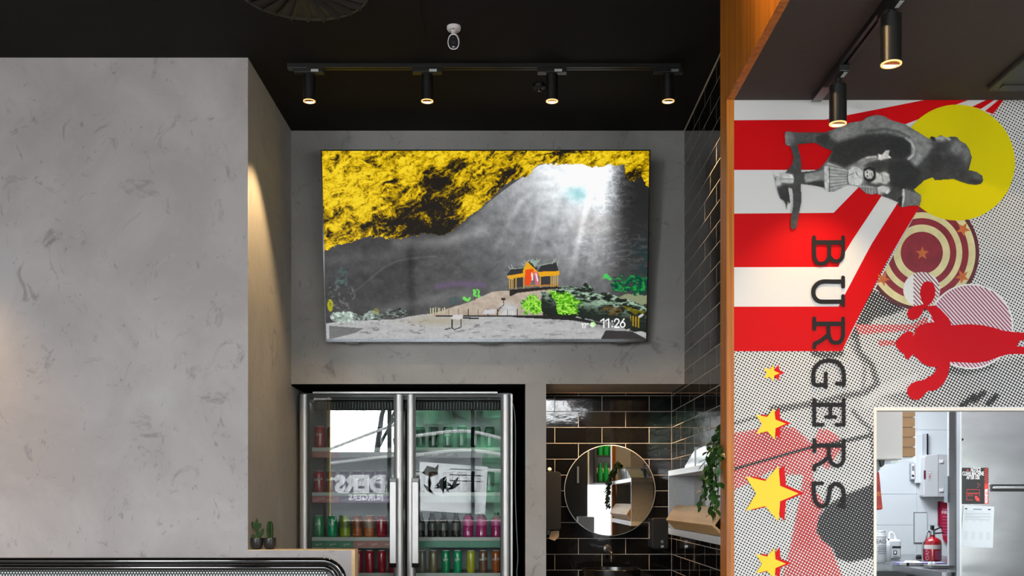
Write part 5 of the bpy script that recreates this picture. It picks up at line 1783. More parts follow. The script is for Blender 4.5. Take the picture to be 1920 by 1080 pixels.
# photo cut-out: bear upright with a hat, a girl with ribbons in front of it (printed lying sideways)
stp = 1.0
px_ = np.arange(1447, 1845, stp); py_ = np.arange(214, 436, stp)
QX, QY = np.meshgrid(px_, py_)
bx, by = (QX - 1360) / S4, (QY - 180) / S4                       # crop coordinates
o1 = [(375, 245), (390, 230), (455, 238), (540, 240), (640, 238), (720, 205), (800, 175), (870, 165), (910, 138), (970, 125), (1020, 135), (1060, 160), (1150, 185), (1210, 222), (1260, 252), (1305, 282),
      (1315, 262), (1350, 272), (1375, 255), (1420, 272), (1440, 265), (1485, 268), (1500, 290), (1540, 312), (1562, 345), (1580, 400), (1568, 445), (1560, 480), (1610, 492), (1645, 515), (1652, 550),
      (1635, 572), (1600, 579), (1550, 572), (1500, 556), (1460, 540), (1400, 544), (1340, 549), (1325, 530), (1275, 548), (1240, 580), (1208, 608), (1225, 622), (1253, 640), (1252, 680), (1244, 712), (1180, 712), (1128, 722),
      (1104, 710), (1106, 690), (1040, 662), (1008, 652), (985, 640), (978, 642), (968, 632), (940, 640), (900, 635), (868, 608), (848, 585), (780, 575), (735, 600), (690, 618), (655, 624), (635, 612), (630, 595),
      (560, 580), (482, 571), (484, 640), (484, 690), (470, 760), (455, 850), (430, 866), (412, 850), (413, 800), (425, 740), (432, 700), (430, 640), (422, 600), (400, 590), (408, 640), (414, 690), (405, 702),
      (398, 685), (395, 700), (392, 735), (386, 735), (382, 705), (372, 680), (348, 665), (335, 630), (326, 590), (312, 540), (310, 512), (330, 498), (380, 495), (402, 470), (425, 440), (432, 400), (412, 330), (380, 322)]
hole = [(462, 318), (520, 312), (575, 310), (625, 340), (660, 350), (680, 362), (640, 425), (600, 470), (560, 485), (486, 492), (484, 440), (482, 400), (470, 355)]
msk = inpoly(bx, by, o1) & ~inpoly(bx, by, hole)
lum = np.full(bx.shape, 0.22)


def add(x, y, rx, ry, ang, v, p=1.0):
    global lum
    g = np.clip(blob(bx, by, x, y, rx, ry, ang) * 1.25, 0, 1) ** p
    lum = lum * (1 - g) + v * g


add(960, 190, 210, 62, 0.05, 0.50); add(1120, 235, 110, 40, 0.55, 0.52); add(760, 240, 120, 40, -0.3, 0.40); add(540, 275, 90, 28, 0, 0.27); add(410, 280, 28, 42, 0, 0.45)
add(640, 290, 40, 30, 0.3, 0.2); add(1230, 330, 50, 90, 0.7, 0.50); add(1270, 300, 60, 40, 0.6, 0.50); add(1200, 420, 40, 90, 0.5, 0.38)
add(780, 360, 110, 70, -0.1, 0.16); add(900, 300, 160, 40, -0.15, 0.17); add(1050, 300, 70, 50, 0, 0.15); add(1130, 370, 50, 50, 0, 0.12); add(1100, 500, 110, 80, 0, 0.15); add(1180, 560, 60, 60, 0, 0.15)
add(1205, 330, 16, 55, 0.0, 0.62); add(1185, 372, 12, 34, 0.6, 0.50); add(1175, 345, 20, 50, 0.1, 0.14)
add(1375, 285, 34, 16, 0.1, 0.60); add(1460, 300, 24, 18, 0, 0.3); add(1390, 370, 70, 55, 0, 0.22); add(1390, 385, 28, 22, 0, 0.40); add(1480, 350, 40, 60, 0.4, 0.48); add(1540, 380, 26, 60, 0, 0.42)
add(1450, 420, 60, 40, 0.6, 0.20); add(1350, 430, 50, 90, 0.2, 0.16); add(1500, 500, 70, 34, 0.4, 0.20); add(1610, 520, 34, 24, 0.3, 0.32); add(1600, 555, 50, 12, 0.1, 0.14)
add(1190, 665, 60, 42, 0, 0.42); add(1148, 650, 10, 44, 0.1, 0.72); add(1120, 690, 14, 30, 0.2, 0.16)
add(445, 430, 40, 90, 0.1, 0.24); add(450, 700, 26, 150, 0.05, 0.22); add(380, 640, 34, 50, 0.3, 0.17)
add(365, 530, 48, 26, 0.1, 0.80); add(410, 545, 40, 20, 0, 0.78); add(340, 565, 16, 22, 0, 0.75); add(455, 530, 24, 34, 0, 0.20)
add(560, 530, 60, 18, 0, 0.52); add(500, 535, 30, 16, 0, 0.6); add(590, 565, 40, 14, 0.3, 0.22); add(570, 490, 50, 9, -0.3, 0.2)
add(700, 530, 62, 72, 0, 0.66, 0.6); add(650, 540, 13, 74, 0, 0.80); add(825, 515, 44, 58, 0, 0.78, 0.7); add(870, 510, 30, 60, 0, 0.76); add(760, 470, 40, 18, 0.5, 0.42)
add(925, 505, 42, 46, 0, 0.15, 0.6); add(915, 502, 26, 28, 0, 0.74, 0.7); add(915, 500, 8, 8, 0, 0.5); add(935, 408, 60, 16, -0.2, 0.62); add(880, 430, 30, 12, -0.4, 0.42); add(1015, 390, 26, 20, -0.5, 0.72); add(1035, 372, 16, 10, -0.9, 0.72)
add(1000, 535, 36, 28, 0, 0.68); add(1020, 530, 26, 34, 0, 0.72); add(1025, 605, 26, 18, 0, 0.72); add(1000, 620, 14, 26, 0.4, 0.6); add(920, 605, 50, 22, 0.4, 0.48); add(955, 560, 22, 12, 0, 0.62)


def tx8(q): return [((1440 + a / 4.909 - 1360) / S4, (210 + b_ / 4.909 - 180) / S4) for a, b_ in q]


def fillp(q, v, soft=5.0, tex=None):
    global lum
    p = tx8(q)
    ins = inpoly(bx, by, p)
    dd = pathd(bx, by, p + [p[0]])
    m = np.clip(0.5 + np.where(ins, dd, -dd) / (2 * soft), 0, 1)
    lum = lum * (1 - m) + (v if tex is None else v + tex) * m


def linep(q, v, w_, a_=1.0):
    global lum
    m = np.clip(1.4 - pathd(bx, by, tx8(q)) / w_, 0, 1) * a_
    lum = lum * (1 - m) + v * m


# bear: lit back, collar, muzzle, paws
fillp([(560, 190), (700, 120), (860, 90), (960, 40), (1060, 60), (1180, 130), (1300, 190), (1440, 260), (1500, 330), (1440, 420), (1340, 520), (1290, 500), (1320, 420), (1300, 280), (1200, 220), (1060, 190), (900, 200), (760, 250), (640, 280), (570, 250)], 0.47, 14)
linep([(640, 200), (800, 150), (950, 100), (1090, 120), (1230, 190), (1380, 260)], 0.52, 26, 0.6)
linep([(900, 190), (1050, 165), (1180, 185), (1290, 240)], 0.22, 10, 0.6)
linep([(1265, 255), (1310, 290), (1338, 345), (1330, 400), (1285, 440)], 0.66, 9)
linep([(1360, 300), (1400, 380), (1360, 480)], 0.55, 14, 0.7)
fillp([(1140, 250), (1230, 240), (1300, 300), (1300, 400), (1230, 430), (1150, 400), (1100, 320)], 0.13, 10)
fillp([(600, 330), (760, 270), (1000, 250), (1100, 290), (1160, 420), (1000, 440), (900, 420), (800, 470), (700, 520), (560, 460)], 0.15, 12)
fillp([(1110, 470), (1290, 460), (1400, 560), (1330, 700), (1200, 720), (1120, 660), (1100, 560)], 0.14, 12)
linep([(1495, 235), (1520, 260)], 0.10, 14)
linep([(1540, 250), (1620, 235), (1660, 260)], 0.66, 10, 0.8)
linep([(260, 215), (380, 230), (470, 240)], 0.30, 18, 0.8)
fillp([(430, 240), (540, 200), (560, 240), (520, 320), (440, 290)], 0.16, 8)
linep([(170, 200), (160, 260), (180, 310)], 0.52, 12, 0.9)
# the girl
fillp([(545, 470), (705, 532), (735, 560), (738, 650), (715, 690), (560, 748), (520, 735), (505, 520)], 0.60, 3, 0.10 * np.sin(np.arctan2(by - tx8([(0, 610)])[0][1], bx - tx8([(1050, 0)])[0][0]) * 95))
fillp([(512, 512), (545, 505), (552, 560), (556, 650), (552, 742), (522, 738), (512, 640)], 0.80, 3)
linep([(556, 520), (560, 640), (556, 740)], 0.25, 3, 0.8)
fillp([(730, 545), (780, 512), (830, 510), (868, 560), (866, 640), (845, 680), (800, 690), (740, 672), (726, 610)], 0.80, 4)
linep([(728, 560), (722, 620), (730, 675)], 0.2, 3, 0.9)
linep([(815, 505), (850, 530)], 0.45, 6, 0.8); linep([(800, 560), (815, 590)], 0.35, 4, 0.8); linep([(740, 590), (780, 570)], 0.45, 4, 0.7)
fillp([(806, 470), (850, 440), (920, 412), (1000, 405), (1005, 442), (930, 462), (870, 500), (836, 510)], 0.50, 4)
linep([(900, 430), (980, 420)], 0.74, 6, 0.9)
fillp([(1005, 392), (1040, 402), (1075, 362), (1112, 360), (1100, 402), (1128, 432), (1060, 440), (1030, 455), (1005, 445)], 0.80, 3)
fillp([(875, 530), (925, 508), (975, 525), (990, 580), (970, 640), (920, 655), (880, 630), (868, 580)], 0.10, 3)
fillp([(880, 555), (915, 535), (955, 550), (965, 590), (945, 622), (905, 622), (882, 600)], 0.78, 3)
linep([(905, 560), (906, 570)], 0.15, 4); linep([(905, 592), (906, 602)], 0.15, 4); linep([(928, 572), (930, 590)], 0.45, 3); linep([(946, 570), (948, 596)], 0.25, 3)
fillp([(985, 560), (1020, 575), (1060, 560), (1105, 580), (1112, 640), (1080, 670), (1030, 660), (990, 650), (940, 660), (985, 620)], 0.74, 5)
linep([(1040, 580), (1050, 650)], 0.5, 5, 0.8)
fillp([(815, 690), (860, 668), (940, 690), (1010, 700), (1010, 745), (950, 772), (900, 760), (850, 735)], 0.50, 4, 0.08 * np.sin(bx * 0.35))
fillp([(1000, 700), (1040, 685), (1100, 700), (1118, 735), (1090, 762), (1030, 740), (1012, 776), (1003, 740)], 0.78, 3)
linep([(830, 690), (960, 700)], 0.72, 5, 0.7)
fillp([(330, 575), (430, 560), (500, 540), (508, 600), (440, 640), (340, 655)], 0.56, 6)
fillp([(400, 650), (505, 640), (512, 702), (450, 695), (370, 668)], 0.18, 5)
fillp([(225, 580), (330, 575), (330, 665), (235, 660)], 0.24, 6)
fillp([(50, 575), (120, 562), (220, 582), (232, 618), (225, 662), (110, 655), (68, 702), (58, 650), (78, 618), (52, 600)], 0.80, 4)
linep([(70, 600), (120, 625), (225, 625)], 0.45, 4, 0.6)
# brimless hat held out
fillp([(1235, 712), (1402, 770), (1388, 872), (1218, 885), (1190, 860)], 0.40, 3, 0.05 * np.sin((by + bx * 0.3) * 0.5))
linep([(1238, 725), (1240, 800), (1225, 870)], 0.80, 7)
fillp([(1188, 800), (1228, 780), (1222, 880), (1196, 868)], 0.12, 4)
lum += (0.0 * np.sin((bx * 0.05 - by) * 2 * math.pi / 60) * blob(bx, by, 700, 530, 60, 70))
lum += np.where(inpoly(bx, by, [(670, 440), (770, 480), (770, 570), (670, 615)]), 0.08 * np.sin(by * 0.55 + (bx - 670) * 0.02), 0)
nn = fbm(bx / 22, by / 22, 4)
lum = 1.0 * lum * (0.76 + 0.48 * nn) + 0.02 + 0.05 * (fbm(bx / 7, by / 7, 2) - 0.5)
lum += 0.03 * np.sin((by * 1.0 + bx * 0.18) * 2 * math.pi / 12.5)
L3 = srgb2lin(np.stack([lum * 1.0, lum * 1.0, lum * 1.0], -1))
pos = np.stack([(QX - CX) / F * DM, np.full(QX.shape, MY - 16 * LAY), EYE + (CY - QY) / F * DM], -1)
fm = msk[:-1, :-1] & msk[1:, 1:] & msk[1:, :-1] & msk[:-1, 1:]
o = grid_obj('photo_cutout', attrmat('photo_print', 'Col', None, 0.5), mu, pos, L3, fm)
o['label'] = 'black-and-white photo of a performing bear and a girl'
# ------------------------------------------------------------------ kitchen seen through the hatch
# wall cabinet end, stacked cartons
d = 5.3
t = thing('wall_cabinet', 'white cabinet hanging at the top left inside the hatch', 'cabinet', (PX(1650, d), d, PZ(862, d)))
cz0, cz1 = PZ(862, d), 2.3
cx0, cx1 = PX(1625, d), PX(1691, d)
BX(cx0, cx1, d, d + 0.45, cz0, cz1).build('carcass', mat('cabinet_white', 'dcdad6', 0.4), t, bevel=0.002)
BX(cx0 + 0.003, cx1 - 0.003, d - 0.018, d - 0.001, cz0 + 0.003, cz1 - 0.003).build('door', mat('cabinet_door_white', 'cfccc7', 0.4), t, bevel=0.002)
yb_ = 5.62
ck = thing('carton_rack', 'narrow wall rack holding the stacked cardboard boxes', 'rack', (PX(1704, yb_), yb_ + 0.1, PZ(862, yb_)))
bx0, bx1 = PX(1676, yb_), PX(1716, yb_)
zz = PZ(857, yb_)
bh = 18.6 / F * yb_
for k in range(7):
    lab = ['lowest', 'second lowest', 'third from the bottom', 'fourth from the bottom', 'fifth from the bottom', 'sixth from the bottom', 'topmost'][k]
    b_ = thing('cardboard_box', 'brown cardboard box, %s of the stack beside the white cabinet' % lab, 'box', ((bx0 + bx1) / 2, yb_ + 0.15, zz + k * bh), 'cardboard boxes stacked beside the white cabinet')
    j = random.uniform(-0.002, 0.002)
    MB().prism([(bx0 + j, 0.001 + zz + k * bh), (bx1 - 0.012 + j, 0.001 + zz + k * bh), (bx1 + j, 0.006 + zz + k * bh), (bx1 + j, bh - 0.001 + zz + k * bh), (bx0 + j, bh - 0.001 + zz + k * bh)], yb_, yb_ + 0.3).build('carton', 'card', b_)
    BX(bx0 + j + 0.002, bx1 + j - 0.002, yb_ - 0.001, yb_, bh - 0.006 + zz + k * bh, bh - 0.0015 + zz + k * bh).build('lid_flap', 'card', b_)
    BX(bx0 + j, bx1 + j - 0.014, yb_ - 0.0014, yb_ - 0.0002, zz + k * bh - 0.001, zz + k * bh + 0.0015).build('gap_shadow_gap', 'black', b_).name = 'gap_shade'  # black strip put in as the shade between stacked cartons
BX(bx0, bx1 - 0.01, yb_ + 0.01, yb_ + 0.32, zz - 0.006, zz - 0.0002).build('rack_tray', 'steel', ck)
BX(bx0 + 0.02, bx0 + 0.06, yb_ + 0.1, KY1, zz - 0.03, zz - 0.0062).build('bracket', 'steel', ck)
# lighting box under the cabinet and orange-red pouch
t = thing('bag_clip', 'grey bracket with a black clip under the white cabinet', 'bracket', (PX(1645, 5.35), 5.5, cz0))
MB().prism([(PX(1636, 5.35), cz0 - 0.001), (PX(1652, 5.35), cz0 - 0.001), (PX(1650, 5.35), PZ(880, 5.35)), (PX(1644, 5.35), PZ(887, 5.35)), (PX(1636, 5.35), PZ(888, 5.35))], 5.35, 5.40).build('bracket_plate', 'greyplastic', t)
MB().prism([(PX(1650, 5.33), cz0 - 0.001), (PX(1659, 5.33), cz0 - 0.001), (PX(1658, 5.33), PZ(872, 5.33)), (PX(1653, 5.33), PZ(876, 5.33))], 5.33, 5.345).build('clip', 'black', t)
t = thing('apron_bag', 'orange-red bag hanging at the left edge of the hatch', 'bag', (PX(1645, 5.37), 5.37, PZ(956, 5.37)))
MB().prism([(PX(1632, 5.35), PZ(885, 5.35)), (PX(1649, 5.35), PZ(884, 5.35)), (PX(1652, 5.35), PZ(915, 5.35)), (PX(1656, 5.35), PZ(955, 5.35)), (PX(1640, 5.35), PZ(957, 5.35)), (PX(1632, 5.35), PZ(955, 5.35))], 5.35, 5.39).build('bag_body', mat('orange_red_fabric', 'b8321c', 0.5, color2='8e1c18', scale=12), t, bevel=0.008)
BX(PX(1641, 5.349), PX(1651, 5.349), 5.3475, 5.349, PZ(930, 5.35), PZ(922, 5.35)).build('bag_print', 'ring_star', t)

D7 = KY1
# two wall dispensers
t = thing('towel_cabinet', 'slim white towel cabinet with a narrow dark slot on the kitchen wall', 'dispenser', (PX(1718, D7), D7, PZ(907, D7)))
BX(PX(1716.5, D7 - 0.04), PX(1731, D7 - 0.04), D7 - 0.04, D7 - 0.003, PZ(906, D7 - 0.04), PZ(813, D7 - 0.04)).build('case', mat('cool_white', 'd3d9de', 0.3), t, bevel=0.006)
BX(PX(1731, D7 - 0.04), PX(1738, D7 - 0.04), D7 - 0.036, D7 - 0.003, PZ(906, D7 - 0.04), PZ(813, D7 - 0.04)).build('case_edge', mat('cool_grey', 'b4bcc2', 0.3), t)
BX(PX(1739, D7 - 0.036), PX(1740.6, D7 - 0.036), D7 - 0.036, D7 - 0.003, PZ(852, D7 - 0.04), PZ(813, D7 - 0.04)).build('slot', 'black', t)
t = thing('wall_thermostat', 'small white wall controller with a display and a round knob', 'controller', (PX(1711, D7), D7, PZ(884, D7)))
BX(PX(1708, D7 - 0.04), PX(1715.4, D7 - 0.04), D7 - 0.04, D7 - 0.003, PZ(899.5, D7 - 0.04), PZ(868, D7 - 0.04)).build('case', mat('controller_grey', '8f979c', 0.4), t, bevel=0.003)
BX(PX(1708.6, D7 - 0.04), PX(1714.8, D7 - 0.04), D7 - 0.042, D7 - 0.04, PZ(898.6, D7 - 0.04), PZ(869, D7 - 0.04)).build('front', 'whiteplastic', t)
BX(PX(1709.8, D7 - 0.04), PX(1713.6, D7 - 0.04), D7 - 0.044, D7 - 0.042, PZ(882.5, D7 - 0.04), PZ(873.5, D7 - 0.04)).build('display', 'greyplastic', t)
MB().lathe([(0.0085, 0), (0.008, 0.004), (0, 0.0045)], (PX(1711.3, D7 - 0.04), D7 - 0.042, PZ(892, D7 - 0.04)), n=18, axis=(0, -1, 0)).build('knob', 'black', t)
# first-aid / bait box
d = 7.5
t = thing('white_wall_box', 'large white wall box with rounded corners, red slot and small red emblem', 'cabinet', (PX(1755, d), d + 0.1, PZ(932, d)))
x0, x1 = PX(1732.5, d), PX(1760, d)
MB().prism([(x0, PZ(929, d)), (x0 + 0.008, PZ(932, d)), (x1, PZ(932, d)), (x1, PZ(851, d)), (x0 + 0.016, PZ(853, d)), (x0, PZ(858, d))], d, d + 0.095).build('box_front', mat('box_white', 'c2c4c7', 0.3), t, bevel=0.006)
MB().prism([(x1 + 0.0005, PZ(932, d)), (PX(1781, d), PZ(931, d)), (PX(1784, d), PZ(926, d)), (PX(1784, d), PZ(853, d)), (x1 + 0.0005, PZ(851, d))], d + 0.004, d + 0.095).build('box_body', mat('box_white_side', 'b4b7b9', 0.35), t, bevel=0.004)
BX(PX(1732, d), PX(1735.2, d), d - 0.004, d + 0.0, PZ(898, d), PZ(882, d)).build('slot', mat('maroon_slot', '5a0c28', 0.4), t)
o = BX(PX(1740.5, d), PX(1746, d), d - 0.002, d + 0.0, PZ(900, d), PZ(884, d)).build('emblem_frame', 'greyplastic', t)
BX(PX(1741.1, d), PX(1745.4, d), d - 0.003, d - 0.002, PZ(899.3, d), PZ(884.7, d)).build('emblem', 'whiteplastic', t)
em = MB()
for a, b_, w_, h_ in ((1743.2, 888, 1.3, 1.4), (1743.2, 891.5, 2.6, 1.0), (1743.2, 894, 1.2, 2.2), (1743.2, 896.8, 2.0, 0.8)):
    em.box(PX(a - w_ / 2 - 0.3, d), PX(a + w_ / 2 + 0.3, d), d - 0.0036, d - 0.003, PZ(b_ + h_, d), PZ(b_ - h_ * 0.5, d))
em.build('emblem_mark', 'ring_red', t)
for py in (865, 919):
    BX(PX(1761.5, d), PX(1768, d), d - 0.006, d + 0.004, PZ(py + 3, d), PZ(py - 3, d)).build('clasp', 'whiteplastic', t, bevel=0.001)
# access panel
t = thing('access_panel', 'flush white access panel with a thin dark edge low on the kitchen wall', 'panel', (PX(1726, D7), D7, PZ(988, D7)))
BX(PX(1713.5, D7 - 0.01), PX(1738, D7 - 0.01), D7 - 0.008, D7 - 0.0005, PZ(1018, D7 - 0.01), PZ(960, D7 - 0.01)).build('panel_frame', 'greyplastic', t)
BX(PX(1715, D7 - 0.01), PX(1738, D7 - 0.01), D7 - 0.011, D7 - 0.008, PZ(1017, D7 - 0.01), PZ(962, D7 - 0.01)).build('panel_door', kt, t)
# fire sign and second red sign
d = 7.585
t = thing('fire_sign', 'narrow red fire-safety sign behind the white pillar', 'sign', (PX(1772, d), d + 0.02, PZ(980, d)))
BX(PX(1759.3, d), PX(1763.5, d), d, d + 0.012, PZ(985, d), PZ(940, d)).build('sign_edge', mat('dark_red_edge', '7c1030', 0.5), t)
MB().prism([(PX(1763.3, d), PZ(940, d)), (PX(1790, d), PZ(948, d)), (PX(1790, d), PZ(1012, d)), (PX(1774, d), PZ(1019, d)), (PX(1768, d), PZ(1012, d)), (PX(1763.3, d), PZ(985, d))], d - 0.010, d - 0.002).build('sign_board', 'redtag', t)
for i, (pa, pb) in enumerate(((954, 956), (968, 969.5), (974, 975), (980, 981), (986, 987), (992, 993), (997, 998), (1002, 1003.5))):
    BX(PX(1766, d), PX(1777, d), d - 0.011, d - 0.010, PZ(pb, d), PZ(pa, d)).build('text_line', cmat('c070a0'), t)
text_obj('sign_lettering', 'FIRE', 0.032, cmat('d8c8d0'), t, lambda x, y: Vector((PX(1771.5, d) + x, d - 0.0112, PZ(961, d) + y)), bold=0.001)
# fire extinguisher
d = 6.7
ex = P(1748.2, 1054, d)
ex.z = PZ(1062, 6.2) + 0.003
t = thing('fire_extinguisher', 'red fire extinguisher with a white band standing behind the glove box', 'fire extinguisher', tuple(ex))
R_e = 16.2 / F * d
H_e = 44 / F * d
MB().lathe([(R_e * 0.9, 0.0), (R_e, 0.006), (R_e, H_e * 0.78), (R_e * 0.93, H_e * 0.88), (R_e * 0.7, H_e * 0.96), (R_e * 0.32, H_e * 1.02), (R_e * 0.28, H_e * 1.12), (0, H_e * 1.12)], n=36).build('cylinder', 'red_ext', t, local=True, smooth=True)
MB().lathe([(R_e + 0.0006, H_e * 0.52), (R_e + 0.0008, H_e * 0.52), (R_e + 0.0008, H_e * 0.70), (R_e + 0.0006, H_e * 0.70)], n=36).build('white_band', mat('band_white', 'cfc3c0', 0.4), t, local=True, smooth=True)
zv = H_e * 1.12
MB().lathe([(0.018, 0), (0.018, 0.03), (0.010, 0.035), (0, 0.035)], (0, 0, zv), n=16).build('valve', 'steel', t, local=True, smooth=True)
BX(-0.010, 0.008, -0.012, 0.012, zv + 0.02, zv + 0.062).build('safety_block', 'black', t, local=True)
MB().prism([(0.0, zv + 0.03), (0.055, zv + 0.052), (0.068, zv + 0.040), (0.05, zv + 0.044), (0.0, zv + 0.02)], -0.008, 0.008).build('carry_handle', 'darkgrey', t, local=True)
MB().prism([(0.0, zv + 0.012), (0.075, zv + 0.018), (0.078, zv + 0.010), (0.0, zv + 0.002)], -0.008, 0.008).build('squeeze_lever', 'black', t, local=True)
MB().tube(cat_rom([(-0.008, 0, zv + 0.015), (-0.035, -0.01, zv + 0.02), (-0.05, -0.01, zv - 0.03), (-R_e - 0.006, 0, H_e * 0.7), (-R_e - 0.008, 0, 0)], 5), 0.006, 8).build('hose', 'steel', t, local=True, smooth=True)
for i in range(7):
    zl = H_e * (0.10 + 0.052 * i)
    rr = R_e + 0.0008
    a0, a1 = -1.05 - 0.62, -1.05 + 0.35 - 0.1 * (i % 3)
    pts = [(rr * math.cos(a), rr * math.sin(a)) for a in [a0 + (a1 - a0) * k / 5 for k in range(6)]]
    MB().add([(x, y, zl) for x, y in pts] + [(x, y, zl + 0.0045) for x, y in pts], [(k, k + 1, 7 + k, 6 + k) for k in range(5)]).build('text_line', cmat('a85a8a'), t, local=True)
rr = R_e + 0.0009
text_obj('lettering', 'FOAM', 0.036, cmat('c08aa8'), t, lambda x, y: ex + Vector((rr * math.sin(-0.95 - y / rr), -rr * math.cos(-0.95 - y / rr), H_e * 0.25 + x)))

# bench, bottles, glove box, tub
bz = PZ(1062, 6.2)
t = thing('kitchen_bench', 'stainless steel kitchen bench below the hatch items', 'bench', (2.2, 6.6, 0))
MB().prism([(PX(1640, 6.2) - 0.1, 6.35), (PX(1640, 6.2) + 0.1, 6.35), (PX(1678, 6.3), 6.35), (PX(1766, 5.7), 5.7), (PX(1778, 6.0) - 0.002, 5.7), (PX(1778, 6.0) - 0.002, 6.04), (3.2, 6.04), (3.2, KY1 - 0.01), (1.5, KY1 - 0.01), (1.5, 6.35)], bz - 0.04, bz, 'z').build('bench_top', 'steel', t)
for (x, y) in ((1.6, 6.5), (2.5, 6.3), (1.6, 7.4), (3.1, 7.4)):
    BX(x, x + 0.04, y, y + 0.04, 0, bz - 0.0405).build('leg', 'steel', t)


def jug(name, label, px0, px1, pyt, pyb, d, capc, shoulder=0.2, lid=0.55, extra=None):
    x0, x1 = PX(px0, d), PX(px1, d)
    cx = (x0 + x1) / 2; r = (x1 - x0) / 2
    zt, zb__ = PZ(pyt, d), bz + 0.003
    h = zt - zb__
    t = thing(name, label, 'bottle', (cx, d, zb__))
    MB().lathe([(r * 0.92, 0), (r, 0.01), (r, h * (1 - shoulder)), (r * 0.94, h * (1 - shoulder * 0.6)), (r * lid, h * 0.93)], n=28).build('body', mat(name + '_plastic', 'd9dee1', 0.3), t, local=True, smooth=True)
    MB().lathe([(r * lid, h * 0.925), (r * lid * 1.02, h * 0.94), (r * lid * 1.0, h), (0, h)], n=24).build('lid', capc, t, local=True, smooth=True)
    return t, cx, r, h, zb__


whp = mat('white_lid', 'e2e6e8', 0.3)
t, cx, r, h, z_ = jug('bleach_tub', 'round white tub lettered in black at the left end of the bench', 1637, 1661, 995, 1060, 6.55, whp, 0.12, 0.88)
MB().lathe([(r * 1.0, h * 0.80), (r * 1.05, h * 0.81), (r * 1.05, h * 0.85), (r * 1.0, h * 0.86)], n=28).build('rim', whp, t, local=True, smooth=True)
rr = r + 0.001
text_obj('lettering', 'BLEACH', 0.036, 'ink', t, lambda x, y: Vector((cx + rr * math.sin((x - 0.012) / rr), 6.55 - rr * math.cos((x - 0.012) / rr), z_ + h * 0.66 + y)), sx=0.9)
for i in range(5):
    BX(cx - 0.02 - 0.008 * (i % 2), cx + 0.03, 6.55 - r - 0.0012, 6.55 - r + 0.004, z_ + h * (0.28 + 0.06 * i), z_ + h * (0.28 + 0.06 * i) + 0.004).build('text_line', 'greyplastic', t)
t, cx, r, h, z_ = jug('spray_bottle', 'slim white bottle with a dark red cap between the tub and the jug', 1661, 1671, 1010, 1058, 6.6, mat('dark_red_cap', '5c1020', 0.4), 0.45, 0.3)
# square jug with handle
d = 6.9
x0, x1 = PX(1668, d), PX(1690, d)
zt = PZ(1012, d)
t = thing('chemical_jug', 'square white plastic jug with a loop handle and printed label', 'bottle', ((x0 + x1) / 2, d, bz + 0.003))
BX(x0, x1, d, d + 0.14, bz + 0.003, zt).build('body', mat('jug_plastic', 'd0d6da', 0.35), t, bevel=0.012, seg=3)
zh = PZ(999, d)
MB().tube(cat_rom([(x0 + 0.015, d + 0.05, zt - 0.005), (x0 + 0.02, d + 0.05, zh - 0.01), ((x0 + x1) / 2 - 0.01, d + 0.05, zh), (x1 - 0.028, d + 0.05, zh - 0.02), (x1 - 0.02, d + 0.05, zt - 0.005)], 6), 0.008, 10).build('handle', whp, t, smooth=True)
BX(x0 + 0.018, x1 - 0.003, d - 0.0016, d - 0.0002, PZ(1027.5, d), PZ(1024, d)).build('label_bar', 'ink', t)
BX(x0 + 0.025, x0 + 0.05, d - 0.0016, d - 0.0002, PZ(1039.5, d), PZ(1032, d)).build('label_picture', 'ink', t)
BX(x0 + 0.03, x0 + 0.044, d - 0.002, d - 0.0016, PZ(1038, d), PZ(1033.5, d)).build('label_dot', whp, t)
for i in range(4):
    BX(x0 + 0.018, x1 - 0.016 - 0.01 * (i % 2), d - 0.0016, d - 0.0002, PZ(1043.5 + i * 3, d), PZ(1042.5 + i * 3, d)).build('text_line', 'greyplastic', t)
# small black cap object on the bench
t = thing('black_cap_bottle', 'tiny bottle with a black cap behind the glove box', 'bottle', (PX(1723, 6.9), 6.9, bz + 0.003))
MB().lathe([(0.02, 0), (0.02, 0.02), (0.01, 0.03)], n=16).build('body', 'darkgrey', t, local=True, smooth=True)
BX(-0.010, 0.010, -0.01, 0.01, 0.03, PZ(1047, 6.9) - bz).build('cap', 'black', t, local=True)
# disposable glove carton
d = 6.25
t = thing('glove_box', 'white and violet cardboard dispenser box with black print on the bench', 'box', (PX(1715, d), d + 0.06, bz + 0.003))
x0, x1 = PX(1687, d), PX(1777, d)
zz0, zz1 = bz + 0.0032, PZ(1055.5, d)
BX(x0, x1, d, d + 0.12, zz0, zz1).build('carton', mat('violet_card', '8e88b4', 0.5), t)
MB().prism([(x0 - 0.0005, zz0), (PX(1722, d), zz0), (PX(1732, d), zz0 + (zz1 - zz0) * 0.5), (PX(1737, d), zz1 + 0.0005), (x0 - 0.0005, zz1 + 0.0005)], d - 0.0012, d - 0.0002).build('white_front', 'paper', t)
text_obj('lettering', 'Gloves', 0.021, 'ink', t, lambda x, y: Vector((PX(1713, d) + x, d - 0.0018, (zz0 + zz1) / 2 + y + 0.003)))
MB().lathe([(0.010, 0), (0.010, 0.0006), (0, 0.0006)], (PX(1702, d), d - 0.0012, (zz0 + zz1) / 2), n=20, axis=(0, -1, 0)).build('logo_mark', 'ink', t)
BX(PX(1722, d), PX(1733, d), d - 0.0018, d - 0.0012, zz0 + (zz1 - zz0) * 0.62, zz0 + (zz1 - zz0) * 0.86).build('label_pill', 'darkgrey', t)
tis = MB()
for k in range(9):
    tis.lathe([(0.0, -0.004), (0.016 + 0.006 * (k % 3), 0.0), (0.010, 0.008 + 0.003 * (k % 2)), (0, 0.012)], (PX(1705 + k * 2.6, d), d + 0.05 + 0.01 * math.sin(k * 2.1), zz1), n=9)
tis.build('glove_cuff', whp, t, smooth=True)
